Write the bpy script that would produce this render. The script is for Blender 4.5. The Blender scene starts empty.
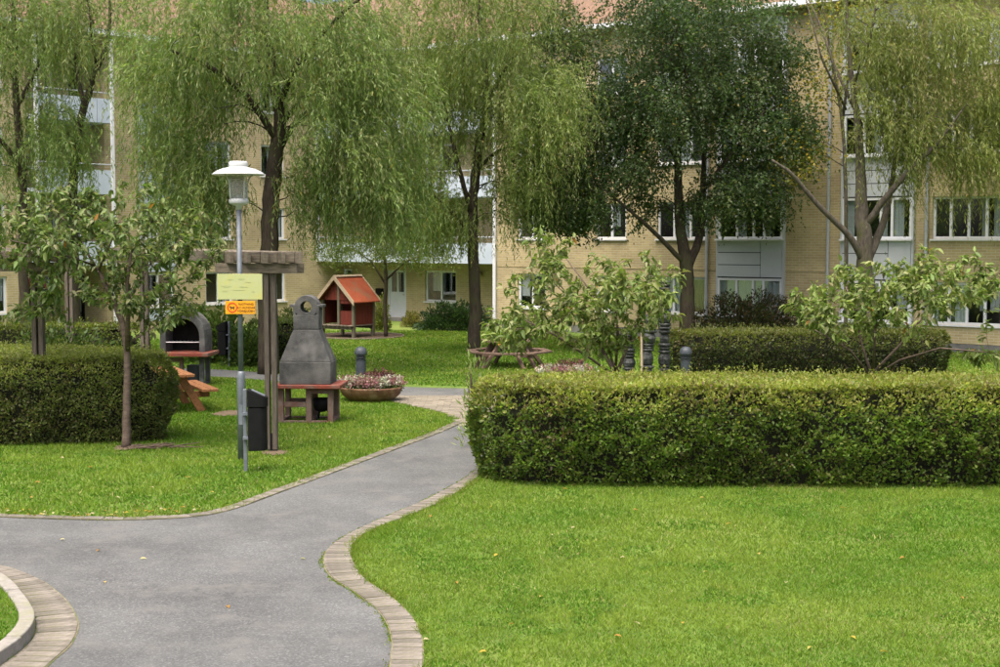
import bpy, math, random
import numpy as np
from mathutils import Matrix, Vector

# ------------------------------------------------------------------ camera, light, exposure
SC = bpy.context.scene
H, FPX = 3.35, 1400.0
PITCH = math.atan(94.5 / FPX)
cam_d = bpy.data.cameras.new('camera'); cam = bpy.data.objects.new('camera', cam_d)
SC.collection.objects.link(cam); SC.camera = cam
cam.location = (0, 0, H); cam.rotation_euler = (math.pi / 2 - PITCH, 0, 0)
cam_d.sensor_width = 36; cam_d.lens = FPX / 1000 * 36; cam_d.clip_end = 2000; cam_d.clip_start = .1

SUN_EL, SUN_AZ = math.radians(68), math.radians(205)      # azimuth clockwise from +Y
W = bpy.data.worlds.new('World'); SC.world = W; W.use_nodes = True
nt = W.node_tree; bg = nt.nodes['Background']
sky = nt.nodes.new('ShaderNodeTexSky'); sky.sky_type = 'NISHITA'; sky.sun_disc = False
sky.sun_elevation = SUN_EL; sky.sun_rotation = SUN_AZ
sky.air_density = 0.45; sky.dust_density = 8.0; sky.ozone_density = 0.3
nt.links.new(sky.outputs[0], bg.inputs[0]); bg.inputs[1].default_value = .15
sun_d = bpy.data.lights.new('sun', 'SUN'); sun = bpy.data.objects.new('sun', sun_d); SC.collection.objects.link(sun)
sun_d.energy = 1.0; sun_d.angle = math.radians(45); sun_d.color = (1, .94, .84)
sv = Vector((math.cos(SUN_EL) * math.sin(SUN_AZ), math.cos(SUN_EL) * math.cos(SUN_AZ), math.sin(SUN_EL)))
sun.rotation_euler = (-sv).to_track_quat('-Z', 'Y').to_euler(); sun.location = (0, 0, 40)
vs = SC.view_settings; vs.view_transform = 'Standard'; vs.look = 'None'; vs.gamma = 1; vs.use_curve_mapping = False
vs.exposure = 1.52
SC.cycles.use_denoising = True; SC.cycles.max_bounces = 8; SC.cycles.transparent_max_bounces = 8
SC.cycles.diffuse_bounces = 5; SC.cycles.glossy_bounces = 2; SC.cycles.transmission_bounces = 5

# ------------------------------------------------------------------ pixel -> place
ct, st = math.cos(PITCH), math.sin(PITCH)
def ray(px, py):
    xr = (px - 500) / FPX; yr = -(py - 333.5) / FPX
    return np.array([xr, ct + yr * st, -st + yr * ct])
def at(px, py, z=0.0):            # where the pixel's ray meets height z
    r = ray(px, py); t = (z - H) / r[2]
    return np.array([r[0] * t, r[1] * t, z])
def G(px, py):
    p = at(px, py); return np.array([p[0], p[1]])
def AD(px, py, D):                # pixel's ray at ground distance D
    r = ray(px, py); t = D / r[1]
    return np.array([r[0] * t, D, H + r[2] * t])
def GP(l): return np.array([G(*p) for p in l])

random.seed(7); RNG = np.random.default_rng(11)
COL = SC.collection

# ------------------------------------------------------------------ materials
def nd(t, kind, **kw):
    n = t.nodes.new(kind)
    for k, v in kw.items(): setattr(n, k, v)
    return n
def newmat(name):
    m = bpy.data.materials.new(name); m.use_nodes = True
    return m, m.node_tree, m.node_tree.nodes['Principled BSDF']
def pm(name, c1, c2, scale=6, rough=.7, bump=.15, bscale=None, detail=6, stretch=(1, 1, 1), spec=.3, metal=0, rnd=0, c3=None, s3=1.3):
    m, t, b = newmat(name)
    tc = nd(t, 'ShaderNodeTexCoord'); mp = nd(t, 'ShaderNodeMapping'); mp.inputs['Scale'].default_value = stretch
    t.links.new(tc.outputs['Object'], mp.inputs[0])
    n = nd(t, 'ShaderNodeTexNoise'); n.inputs['Scale'].default_value = scale; n.inputs['Detail'].default_value = detail
    n.inputs['Roughness'].default_value = .65
    t.links.new(mp.outputs[0], n.inputs['Vector'])
    r = nd(t, 'ShaderNodeValToRGB'); r.color_ramp.elements[0].position = .32; r.color_ramp.elements[1].position = .68
    r.color_ramp.elements[0].color = (*c1, 1); r.color_ramp.elements[1].color = (*c2, 1)
    t.links.new(n.outputs['Fac'], r.inputs[0]); out = r.outputs[0]
    if c3:
        n3 = nd(t, 'ShaderNodeTexNoise'); n3.inputs['Scale'].default_value = s3; n3.inputs['Detail'].default_value = 5
        t.links.new(tc.outputs['Object'], n3.inputs['Vector'])
        r3 = nd(t, 'ShaderNodeValToRGB'); r3.color_ramp.elements[0].position = .48; r3.color_ramp.elements[1].position = .66
        t.links.new(n3.outputs['Fac'], r3.inputs[0])
        mx = nd(t, 'ShaderNodeMix', data_type='RGBA'); t.links.new(r3.outputs[0], mx.inputs[0])
        t.links.new(out, mx.inputs[6]); mx.inputs[7].default_value = (*c3, 1); out = mx.outputs[2]
    if rnd:
        oi = nd(t, 'ShaderNodeObjectInfo'); mr = nd(t, 'ShaderNodeMapRange')
        mr.inputs['To Min'].default_value = 1 - rnd; mr.inputs['To Max'].default_value = 1 + rnd
        t.links.new(oi.outputs['Random'], mr.inputs[0])
        mu = nd(t, 'ShaderNodeVectorMath', operation='SCALE'); t.links.new(out, mu.inputs[0]); t.links.new(mr.outputs[0], mu.inputs['Scale'])
        out = mu.outputs[0]
    t.links.new(out, b.inputs['Base Color'])
    b.inputs['Roughness'].default_value = rough; b.inputs['Specular IOR Level'].default_value = spec; b.inputs['Metallic'].default_value = metal
    if bump:
        n2 = nd(t, 'ShaderNodeTexNoise'); n2.inputs['Scale'].default_value = bscale or scale * 4; n2.inputs['Detail'].default_value = 4
        t.links.new(mp.outputs[0], n2.inputs['Vector'])
        bp = nd(t, 'ShaderNodeBump'); bp.inputs['Strength'].default_value = bump; bp.inputs['Distance'].default_value = .02
        t.links.new(n2.outputs['Fac'], bp.inputs['Height']); t.links.new(bp.outputs[0], b.inputs['Normal'])
    return m
def leafmat(name, trans=.35, rough=.5, spec=.35):
    m, t, b = newmat(name)
    a = nd(t, 'ShaderNodeAttribute', attribute_name='Col')
    t.links.new(a.outputs['Color'], b.inputs['Base Color'])
    b.inputs['Roughness'].default_value = rough; b.inputs['Specular IOR Level'].default_value = spec
    tr = nd(t, 'ShaderNodeBsdfTranslucent'); mu = nd(t, 'ShaderNodeVectorMath', operation='MULTIPLY')
    mu.inputs[1].default_value = (1.25, 1.4, .75); t.links.new(a.outputs['Color'], mu.inputs[0]); t.links.new(mu.outputs[0], tr.inputs[0])
    mx = nd(t, 'ShaderNodeMixShader'); mx.inputs[0].default_value = trans
    t.links.new(b.outputs[0], mx.inputs[1]); t.links.new(tr.outputs[0], mx.inputs[2])
    t.links.new(mx.outputs[0], t.nodes['Material Output'].inputs[0])
    return m
def brickmat(name, c1, c2, mortar):
    m, t, b = newmat(name)
    tc = nd(t, 'ShaderNodeTexCoord'); sx = nd(t, 'ShaderNodeSeparateXYZ'); t.links.new(tc.outputs['Object'], sx.inputs[0])
    ad = nd(t, 'ShaderNodeMath', operation='ADD'); t.links.new(sx.outputs[0], ad.inputs[0]); t.links.new(sx.outputs[1], ad.inputs[1])
    cb = nd(t, 'ShaderNodeCombineXYZ'); t.links.new(ad.outputs[0], cb.inputs[0]); t.links.new(sx.outputs[2], cb.inputs[1])
    br = nd(t, 'ShaderNodeTexBrick'); t.links.new(cb.outputs[0], br.inputs['Vector'])
    br.inputs['Scale'].default_value = 1; br.inputs['Brick Width'].default_value = .26; br.inputs['Row Height'].default_value = .08
    br.inputs['Mortar Size'].default_value = .009; br.inputs['Mortar Smooth'].default_value = .2; br.inputs['Bias'].default_value = 0
    br.inputs['Color1'].default_value = (*c1, 1); br.inputs['Color2'].default_value = (*c2, 1); br.inputs['Mortar'].default_value = (*mortar, 1)
    n = nd(t, 'ShaderNodeTexNoise'); n.inputs['Scale'].default_value = .7; n.inputs['Detail'].default_value = 6; t.links.new(tc.outputs['Object'], n.inputs['Vector'])
    mr = nd(t, 'ShaderNodeMapRange'); mr.inputs['From Min'].default_value = .3; mr.inputs['From Max'].default_value = .7
    mr.inputs['To Min'].default_value = .76; mr.inputs['To Max'].default_value = 1.16; t.links.new(n.outputs['Fac'], mr.inputs[0])
    mu = nd(t, 'ShaderNodeVectorMath', operation='SCALE'); t.links.new(br.outputs['Color'], mu.inputs[0]); t.links.new(mr.outputs[0], mu.inputs['Scale'])
    t.links.new(mu.outputs[0], b.inputs['Base Color']); b.inputs['Roughness'].default_value = .85; b.inputs['Specular IOR Level'].default_value = .2
    bp = nd(t, 'ShaderNodeBump'); bp.inputs['Strength'].default_value = .6; bp.inputs['Distance'].default_value = .01; bp.invert = True
    t.links.new(br.outputs['Fac'], bp.inputs['Height']); t.links.new(bp.outputs[0], b.inputs['Normal'])
    return m
def tilemat(name):
    m, t, b = newmat(name)
    tc = nd(t, 'ShaderNodeTexCoord')
    w1 = nd(t, 'ShaderNodeTexWave', bands_direction='X'); w1.inputs['Scale'].default_value = 1.05
    w2 = nd(t, 'ShaderNodeTexWave', bands_direction='Y', wave_profile='SAW'); w2.inputs['Scale'].default_value = .5
    n = nd(t, 'ShaderNodeTexNoise'); n.inputs['Scale'].default_value = 3
    for x in (w1, w2, n): t.links.new(tc.outputs['Object'], x.inputs['Vector'])
    r = nd(t, 'ShaderNodeValToRGB'); r.color_ramp.elements[0].color = (.105, .060, .036, 1); r.color_ramp.elements[1].color = (.185, .112, .066, 1)
    t.links.new(n.outputs['Fac'], r.inputs[0]); t.links.new(r.outputs[0], b.inputs['Base Color'])
    ad = nd(t, 'ShaderNodeMath', operation='ADD'); t.links.new(w1.outputs['Fac'], ad.inputs[0]); t.links.new(w2.outputs['Fac'], ad.inputs[1])
    bp = nd(t, 'ShaderNodeBump'); bp.inputs['Strength'].default_value = .8; bp.inputs['Distance'].default_value = .05
    t.links.new(ad.outputs[0], bp.inputs['Height']); t.links.new(bp.outputs[0], b.inputs['Normal']); b.inputs['Roughness'].default_value = .8
    return m
def glassmat(name):
    m, t, b = newmat(name)
    tr = nd(t, 'ShaderNodeBsdfTransparent'); tr.inputs[0].default_value = (.88, .92, .92, 1)
    gl = nd(t, 'ShaderNodeBsdfGlossy'); gl.inputs['Roughness'].default_value = .03; gl.inputs[0].default_value = (.9, .95, 1, 1)
    lw_ = nd(t, 'ShaderNodeLayerWeight'); lw_.inputs[0].default_value = .5; pw = nd(t, 'ShaderNodeMath', operation='POWER'); pw.inputs[1].default_value = 4; t.links.new(lw_.outputs['Facing'], pw.inputs[0])
    fr = nd(t, 'ShaderNodeMath', operation='MULTIPLY_ADD'); fr.inputs[1].default_value = .9; fr.inputs[2].default_value = .11; t.links.new(pw.outputs[0], fr.inputs[0])
    mx = nd(t, 'ShaderNodeMixShader'); t.links.new(fr.outputs[0], mx.inputs[0]); t.links.new(tr.outputs[0], mx.inputs[1]); t.links.new(gl.outputs[0], mx.inputs[2])
    t.links.new(mx.outputs[0], t.nodes['Material Output'].inputs[0])
    return m
def frosted(name):
    m, t, b = newmat(name); b.inputs['Base Color'].default_value = (.5, .51, .5, 1); b.inputs['Roughness'].default_value = .3
    tr = nd(t, 'ShaderNodeBsdfTransparent'); tl = nd(t, 'ShaderNodeBsdfTranslucent'); tl.inputs[0].default_value = (.8, .8, .78, 1)
    a = nd(t, 'ShaderNodeMixShader'); a.inputs[0].default_value = .5; t.links.new(b.outputs[0], a.inputs[1]); t.links.new(tl.outputs[0], a.inputs[2])
    n = nd(t, 'ShaderNodeTexNoise'); n.inputs['Scale'].default_value = 8; mr = nd(t, 'ShaderNodeMapRange'); mr.inputs['To Min'].default_value = .58; mr.inputs['To Max'].default_value = .78; t.links.new(n.outputs['Fac'], mr.inputs[0])
    c = nd(t, 'ShaderNodeMixShader'); t.links.new(mr.outputs[0], c.inputs[0]); t.links.new(a.outputs[0], c.inputs[1]); t.links.new(tr.outputs[0], c.inputs[2])
    t.links.new(c.outputs[0], t.nodes['Material Output'].inputs[0]); return m
def asphaltmat():
    m, t, b = newmat('asphalt')
    tc = nd(t, 'ShaderNodeTexCoord')
    def ns(s, d, r=.6):
        n = nd(t, 'ShaderNodeTexNoise'); n.inputs['Scale'].default_value = s; n.inputs['Detail'].default_value = d; n.inputs['Roughness'].default_value = r
        t.links.new(tc.outputs['Object'], n.inputs['Vector']); return n
    v = nd(t, 'ShaderNodeTexVoronoi'); v.inputs['Scale'].default_value = 75; t.links.new(tc.outputs['Object'], v.inputs['Vector'])
    sr = nd(t, 'ShaderNodeSeparateColor'); t.links.new(v.outputs['Color'], sr.inputs[0])
    r1 = nd(t, 'ShaderNodeValToRGB'); e = r1.color_ramp.elements
    e[0].position = .0; e[0].color = (.072, .076, .075, 1); e[1].position = 1; e[1].color = (.142, .147, .144, 1)
    x = e.new(.75); x.color = (.096, .101, .099, 1)
    t.links.new(sr.outputs[0], r1.inputs[0])
    n1 = ns(.55, 7, .7); r2 = nd(t, 'ShaderNodeMapRange'); r2.inputs['From Min'].default_value = .3; r2.inputs['From Max'].default_value = .7
    r2.inputs['To Min'].default_value = .68; r2.inputs['To Max'].default_value = 1.25; t.links.new(n1.outputs['Fac'], r2.inputs[0])
    mu = nd(t, 'ShaderNodeVectorMath', operation='SCALE'); t.links.new(r1.outputs[0], mu.inputs[0]); t.links.new(r2.outputs[0], mu.inputs['Scale'])
    n3 = ns(1.7, 8, .7); r3 = nd(t, 'ShaderNodeValToRGB'); r3.color_ramp.elements[0].position = .50; r3.color_ramp.elements[1].position = .70
    t.links.new(n3.outputs['Fac'], r3.inputs[0])
    mx = nd(t, 'ShaderNodeMix', data_type='RGBA'); t.links.new(r3.outputs[0], mx.inputs[0]); t.links.new(mu.outputs[0], mx.inputs[6]); mx.inputs[7].default_value = (.122, .122, .115, 1)
    t.links.new(mx.outputs[2], b.inputs['Base Color']); b.inputs['Roughness'].default_value = .85; b.inputs['Specular IOR Level'].default_value = .25
    n4 = ns(110, 3); bp = nd(t, 'ShaderNodeBump'); bp.inputs['Strength'].default_value = .5; bp.inputs['Distance'].default_value = .01
    t.links.new(n4.outputs['Fac'], bp.inputs['Height']); t.links.new(bp.outputs[0], b.inputs['Normal'])
    return m

M = {}
M['soil'] = pm('lawn_ground', (.050, .095, .012), (.105, .165, .022), 2.2, .95, .5, 60, c3=(.12, .16, .03), s3=.35)
M['asphalt'] = asphaltmat()
M['sand'] = pm('joint_sand', (.10, .105, .045), (.22, .19, .12), 9, .95, .4, 60, c3=(.07, .10, .02), s3=3)
M['paver'] = pm('concrete_paver', (.098, .089, .071), (.185, .169, .141), 14, .9, .35, 90, rnd=.22, c3=(.095, .098, .050), s3=2.2)
M['paverlight'] = pm('light_paver', (.14, .122, .094), (.21, .188, .152), 10, .9, .3, 70, rnd=.18, c3=(.16, .155, .09), s3=2)
M['kerb'] = pm('kerb_concrete', (.17, .163, .142), (.26, .248, .22), 12, .85, .3, 90, c3=(.19, .19, .13), s3=4)
M['mulch'] = pm('bark_mulch', (.04, .027, .017), (.10, .07, .045), 14, .95, .8, 60)
M['dirt'] = pm('bare_dirt', (.085, .062, .04), (.155, .118, .075), 7, .95, .5, 50)
M['brick'] = brickmat('yellow_brick', (.410, .338, .180), (.338, .277, .146), (.43, .395, .30))
M['plinth'] = pm('plinth_concrete', (.11, .11, .105), (.17, .17, .165), 5, .85, .2)
M['white'] = pm('white_paint', (.54, .57, .60), (.62, .64, .66), 5, .45, .03)
M['panel'] = pm('grey_panel', (.37, .405, .44), (.42, .455, .485), 1.2, .5, .02)
M['bluepanel'] = pm('pale_blue_panel', (.36, .43, .51), (.43, .49, .55), 1.5, .5, .02)
M['zinc'] = pm('zinc_pipe', (.30, .33, .36), (.37, .395, .42), 8, .4, .03, metal=.1, spec=.5)
M['glass'] = glassmat('window_glass')
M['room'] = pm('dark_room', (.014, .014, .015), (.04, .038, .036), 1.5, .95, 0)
M['curtain'] = pm('white_curtain', (.42, .43, .44), (.56, .57, .58), 3, .9, .25, 14, stretch=(8, 8, .4))
M['redcurtain'] = pm('red_curtain', (.10, .018, .015), (.16, .03, .02), 3, .9, .2, 14, stretch=(8, 8, .4))
M['roof'] = tilemat('clay_roof_tile')
M['soffit'] = pm('soffit_board', (.40, .36, .30), (.50, .46, .40), 4, .8, .05)
M['galv'] = pm('galvanised_steel', (.095, .112, .128), (.145, .168, .188), 9, .55, .06, 40, metal=.2, spec=.5)
M['lampwhite'] = pm('lamp_enamel', (.40, .42, .42), (.47, .49, .48), 6, .35, .02)
M['lampglass'] = frosted('lamp_glass')
M['lampgrid'] = pm('lamp_louvre', (.40, .32, .24), (.5, .42, .33), 6, .5, 0)
M['black'] = pm('black_plastic', (.0045, .005, .005), (.009, .0095, .0095), 8, .6, .05, spec=.12)
M['darkgrey'] = pm('dark_grey_paint', (.028, .035, .042), (.046, .056, .066), 7, .5, .05)
M['signgreen'] = pm('faded_lime_sign', (.32, .36, .145), (.36, .39, .20), 2.2, .5, .02, c3=(.36, .37, .13), s3=5)
M['signmark'] = pm('faded_print', (.27, .31, .13), (.32, .35, .16), 9, .6, 0)
M['signorange'] = pm('orange_sign', (.60, .25, .008), (.66, .31, .012), 3, .45, .02)
M['signred'] = pm('red_print', (.45, .05, .012), (.52, .07, .015), 3, .5, 0)
M['signblack'] = pm('black_print', (.03, .02, .01), (.06, .03, .01), 3, .5, 0)
M['oldwood'] = pm('weathered_timber', (.060, .050, .040), (.150, .128, .100), 7, .85, .5, 30, stretch=(6, 6, .5), rnd=.12)
M['oldwoodh'] = pm('weathered_beam', (.080, .068, .050), (.185, .158, .118), 6, .85, .5, 30, stretch=(1, 1, 6), rnd=.15)
M['pine'] = pm('oiled_pine', (.165, .068, .025), (.27, .130, .056), 5, .6, .25, 25, stretch=(1, 6, 6), rnd=.12)
M['reddishwood'] = pm('faded_red_timber', (.085, .055, .040), (.16, .108, .080), 6, .75, .4, 30, rnd=.15)
M['concrete'] = pm('grill_concrete', (.040, .042, .041), (.088, .090, .088), 6, .95, .6, 60, c3=(.120, .121, .116), s3=2.6)
M['redconcrete'] = pm('red_shelf_concrete', (.135, .030, .019), (.20, .052, .033), 7, .85, .3, 50, c3=(.14, .085, .066), s3=5)
M['pinkconcrete'] = pm('grill_leg_concrete', (.10, .070, .058), (.17, .125, .105), 7, .9, .3, 45, c3=(.12, .058, .045), s3=4)
M['soot'] = pm('soot', (.006, .006, .006), (.018, .017, .016), 5, .95, .2)
M['steel'] = pm('grill_steel', (.30, .30, .30), (.42, .42, .42), 8, .4, .05, metal=.6)
M['redpaint'] = pm('falu_red_board', (.090, .016, .011), (.145, .026, .016), 5, .75, .2, 25, stretch=(4, 4, .6))
M['redroof'] = pm('orange_red_roof_felt', (.215, .045, .018), (.275, .068, .028), 3, .8, .2, 40, c3=(.19, .085, .045), s3=2)
M['trimwood'] = pm('pale_bargeboard', (.27, .21, .14), (.37, .30, .215), 6, .75, .2, 30)
M['postwood'] = pm('greenish_post', (.085, .080, .052), (.15, .14, .10), 7, .85, .4, 30, stretch=(5, 5, .6))
M['terracotta'] = pm('rusty_bowl', (.095, .048, .026), (.17, .09, .048), 6, .7, .25, 30, c3=(.21, .145, .09), s3=6)
M['totem'] = pm('dark_carved_wood', (.008, .010, .010), (.024, .028, .026), 9, .6, .4, 30, c3=(.055, .06, .056), s3=9)
M['door'] = pm('white_door', (.44, .48, .53), (.50, .53, .57), 4, .45, .02)
M['bark'] = pm('willow_bark', (.017, .013, .009), (.062, .049, .034), 7, .95, .9, 18, stretch=(2.4, 2.4, .5), c3=(.044, .046, .020), s3=2.2)
M['barkgrey'] = pm('grey_bark', (.036, .030, .023), (.105, .092, .072), 7, .95, .9, 18, stretch=(2.4, 2.4, .6), c3=(.060, .062, .026), s3=2.2)
M['cherrybark'] = pm('cherry_bark', (.062, .043, .032), (.15, .115, .088), 9, .8, .4, 30, stretch=(1, 1, 3))
M['twig'] = pm('dry_twig', (.05, .035, .025), (.12, .09, .065), 12, .9, .3)
M['core'] = pm('shaded_inner_twigs', (.005, .007, .003), (.016, .017, .008), 9, 1, .8, 30)  # twigs deep in the hedge, recess shade put into their near-black colour
M['leaf'] = leafmat('leaf', .5, .5, .4); M['leafglossy'] = leafmat('glossy_leaf', .36, .5, .3); M['grass'] = leafmat('grass_blade', .45, .6, .2)
M['petal'] = leafmat('heather_bloom', .25, .8, .1); M['deadleaf'] = leafmat('fallen_leaf', .3, .7, .2)

# ------------------------------------------------------------------ mesh helpers
class MB:
    def __init__(s): s.v = []; s.f = []
    def add(s, vs, fs):
        o = len(s.v); s.v += [tuple(v) for v in vs]; s.f += [tuple(i + o for i in f) for f in fs]; return s
    def box(s, c, d, rz=0, rx=0, ry=0):
        R = Matrix.Rotation(rz, 3, 'Z') @ Matrix.Rotation(ry, 3, 'Y') @ Matrix.Rotation(rx, 3, 'X'); c = Vector(c)
        vs = [c + R @ Vector((x * d[0] / 2, y * d[1] / 2, z * d[2] / 2)) for x in (-1, 1) for y in (-1, 1) for z in (-1, 1)]
        return s.add(vs, [(0, 1, 3, 2), (4, 6, 7, 5), (0, 4, 5, 1), (2, 3, 7, 6), (0, 2, 6, 4), (1, 5, 7, 3)])
    def span(s, x0, x1, y0, y1, z0, z1): return s.box(((x0 + x1) / 2, (y0 + y1) / 2, (z0 + z1) / 2), (abs(x1 - x0), abs(y1 - y0), abs(z1 - z0)))
    def bar(s, p, q, w, h):               # rectangular bar from p to q, w sideways, h upright
        p, q = Vector(p), Vector(q); d = (q - p).normalized()
        up = Vector((0, 0, 1)) if abs(d.z) < .98 else Vector((0, 1, 0))
        a = d.cross(up).normalized() * w / 2; b = a.cross(d).normalized() * h / 2
        vs = [e + i * a + j * b for e in (p, q) for i, j in ((-1, -1), (1, -1), (1, 1), (-1, 1))]
        return s.add(vs, [(3, 2, 1, 0), (4, 5, 6, 7)] + [(k, (k + 1) % 4, (k + 1) % 4 + 4, k + 4) for k in range(4)])
    def tube(s, pts, rad, n=8, cap=True):
        pts = [Vector(p) for p in pts]; m = len(pts); vs = []; ref = Vector((.31, .95, .05))
        for i, p in enumerate(pts):
            d = (pts[min(i + 1, m - 1)] - pts[max(i - 1, 0)])
            d = d.normalized() if d.length > 1e-9 else Vector((0, 0, 1))
            a = (ref - d * ref.dot(d)); a = a.normalized() if a.length > 1e-4 else d.orthogonal().normalized()
            b = d.cross(a); r = rad[i] if hasattr(rad, '__len__') else rad
            vs += [p + (a * math.cos(2 * math.pi * k / n) + b * math.sin(2 * math.pi * k / n)) * r for k in range(n)]
        fs = [(i * n + k, i * n + (k + 1) % n, (i + 1) * n + (k + 1) % n, (i + 1) * n + k) for i in range(m - 1) for k in range(n)]
        if cap: fs += [tuple(range(n - 1, -1, -1)), tuple((m - 1) * n + k for k in range(n))]
        return s.add(vs, fs)
    def lathe(s, prof, n=20, c=(0, 0, 0), sx=1, sy=1):
        vs = [(c[0] + r * sx * math.cos(2 * math.pi * k / n), c[1] + r * sy * math.sin(2 * math.pi * k / n), c[2] + z) for r, z in prof for k in range(n)]
        m = len(prof)
        fs = [(i * n + k, i * n + (k + 1) % n, (i + 1) * n + (k + 1) % n, (i + 1) * n + k) for i in range(m - 1) for k in range(n)]
        fs += [tuple(range(n - 1, -1, -1)), tuple((m - 1) * n + k for k in range(n))]
        return s.add(vs, fs)
    def prism(s, poly, y0, y1, axis='y'):  # poly in (x,z) pulled along y, or (x,y) pulled along z
        n = len(poly)
        g = (lambda p, t: (p[0], t, p[1])) if axis == 'y' else (lambda p, t: (p[0], p[1], t))
        return s.add([g(p, y0) for p in poly] + [g(p, y1) for p in poly],
                     [tuple(range(n)), tuple(range(2 * n - 1, n - 1, -1))] + [(i, i + n, (i + 1) % n + n, (i + 1) % n) for i in range(n)])
    def build(s, name, mat, parent=None, bevel=0, smooth=False, loc=None, kind=None):
        me = bpy.data.meshes.new(name); me.from_pydata(s.v, [], s.f); me.update()
        import bmesh
        b = bmesh.new(); b.from_mesh(me); bmesh.ops.recalc_face_normals(b, faces=b.faces); b.to_mesh(me); b.free()
        if mat: me.materials.append(mat)
        if smooth: me.polygons.foreach_set('use_smooth', [True] * len(me.polygons))
        o = bpy.data.objects.new(name, me); COL.objects.link(o)
        if parent: o.parent = parent
        if loc is not None: o.location = loc
        if bevel:
            bv = o.modifiers.new('bevel', 'BEVEL'); bv.width = bevel; bv.segments = 2; bv.limit_method = 'ANGLE'
        if smooth == 'angle': pass
        if kind: o['kind'] = kind
        return o
def thing(name, label, cat, loc=(0, 0, 0), rz=0, group=None):
    o = bpy.data.objects.new(name, None); COL.objects.link(o); o.location = loc; o.rotation_euler = (0, 0, rz)
    o.empty_display_size = .1
    return tag(o, label, cat, group)
def tag(o, label, cat, group=None):
    o['label'] = label; o['category'] = cat
    if group: o['group'] = group
    return o
def dup(root, loc=None, rz=None, label=None):
    def cp(o, par):
        c = o.copy(); COL.objects.link(c); c.parent = par
        for ch in list(o.children): cp(ch, c)
        return c
    r = cp(root, None)
    if loc is not None: r.location = loc
    if rz is not None: r.rotation_euler = (0, 0, rz)
    if label: r['label'] = label
    return r
def smooth_line(pts, rad=None, k=4):
    pts = np.array(pts, float); n = len(pts)
    P = np.vstack([2 * pts[0] - pts[1], pts, 2 * pts[-1] - pts[-2]]); out = []; ro = []
    for i in range(n - 1):
        p0, p1, p2, p3 = P[i:i + 4]
        for j in range(k):
            t = j / k
            out.append(.5 * (2 * p1 + (p2 - p0) * t + (2 * p0 - 5 * p1 + 4 * p2 - p3) * t * t + (3 * p1 - p0 - 3 * p2 + p3) * t ** 3))
            if rad is not None: ro.append(rad[i] * (1 - t) + rad[i + 1] * t)
    out.append(pts[-1])
    if rad is not None: ro.append(rad[-1])
    return (np.array(out), ro) if rad is not None else np.array(out)
def unit(a): return a / (np.linalg.norm(a, axis=-1, keepdims=True) + 1e-9)
def leaf_mesh(name, P, D, N, L, Wd, C, mat, parent=None, shape='diamond', kind=None, smooth=False):
    """many leaves in one mesh: P base, D direction, N face normal, L length, Wd width, C colour"""
    n = len(P); D = unit(D); S = unit(np.cross(D, N)); N2 = np.cross(S, D)
    L = np.broadcast_to(L, (n,))[:, None]; Wd = np.broadcast_to(Wd, (n,))[:, None]
    if shape == 'blade':
        V = np.stack([P - S * Wd / 2, P + S * Wd / 2, P + D * L], 1); k = 3; nf = 1
    elif shape == 'diamond':
        V = np.stack([P, P + D * L * .42 + S * Wd / 2, P + D * L, P + D * L * .42 - S * Wd / 2], 1); k = 4; nf = 1
    else:                                   # oval: two half blades folded along the midrib
        up = N2 * Wd * .22; dr = -N2 * L * .12
        V = np.stack([P, P + D * L * .5 + dr * .3, P + D * L + dr * 1.6,
                      P + D * L * .28 + S * Wd * .46 + up, P + D * L * .64 + S * Wd * .42 + up + dr * .5,
                      P + D * L * .28 - S * Wd * .46 + up, P + D * L * .64 - S * Wd * .42 + up + dr * .5], 1); k = 7; nf = 4
    V = V.reshape(-1, 3)
    base = (np.arange(n) * k)[:, None]
    if shape == 'oval':
        idx = np.concatenate([base + np.array([[0, 3, 1, 1]])[:, :3], base + np.array([[1, 3, 4]]), base + np.array([[1, 4, 2]]),
                              base + np.array([[0, 1, 5]]), base + np.array([[1, 6, 5]]), base + np.array([[1, 2, 6]])], 1).reshape(-1, 3)
        fk = 3; nf = 6
    else:
        idx = base + np.arange(k)[None]; fk = k
    me = bpy.data.meshes.new(name); me.vertices.add(len(V)); me.vertices.foreach_set('co', V.astype(np.float32).ravel())
    nfa = n * nf; me.loops.add(nfa * fk); me.polygons.add(nfa)
    me.polygons.foreach_set('loop_start', np.arange(nfa, dtype=np.int32) * fk)
    me.loops.foreach_set('vertex_index', idx.astype(np.int32).ravel())
    me.update(calc_edges=True)
    a = me.attributes.new('Col', 'FLOAT_COLOR', 'FACE')
    c4 = np.ones((n, 4), np.float32); c4[:, :3] = np.clip(C, 0, 1); a.data.foreach_set('color', np.repeat(c4, nf, axis=0).ravel())
    me.materials.append(mat)
    o = bpy.data.objects.new(name, me); COL.objects.link(o)
    if parent: o.parent = parent
    if kind: o['kind'] = kind
    return o
def rvec(n): return unit(RNG.normal(size=(n, 3)))
def cols(n, pal, var=.15, wt=None):
    pal = np.array(pal); i = RNG.choice(len(pal), n, p=wt); return pal[i] * (1 + RNG.uniform(-var, var, (n, 1))) * (1 + RNG.uniform(-var * .4, var * .4, (n, 3)))
def inside(P, poly):
    x, y = P[:, 0], P[:, 1]; r = np.zeros(len(P), bool); j = len(poly) - 1
    for i in range(len(poly)):
        xi, yi = poly[i][:2]; xj, yj = poly[j][:2]
        c = ((yi > y) != (yj > y)) & (x < (xj - xi) * (y - yi) / (yj - yi + 1e-12) + xi); r ^= c; j = i
    return r
def vnoise(P, s, seed=0):
    r = np.random.default_rng(seed); o = np.zeros(len(P)); P2 = P[:, :2]
    for k in range(7):
        a = r.uniform(0, 6.28); f = s * r.uniform(.5, 2); o += np.sin((P2[:, 0] * math.cos(a) + P2[:, 1] * math.sin(a)) * f + r.uniform(0, 6.28))
    return o / 7
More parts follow.
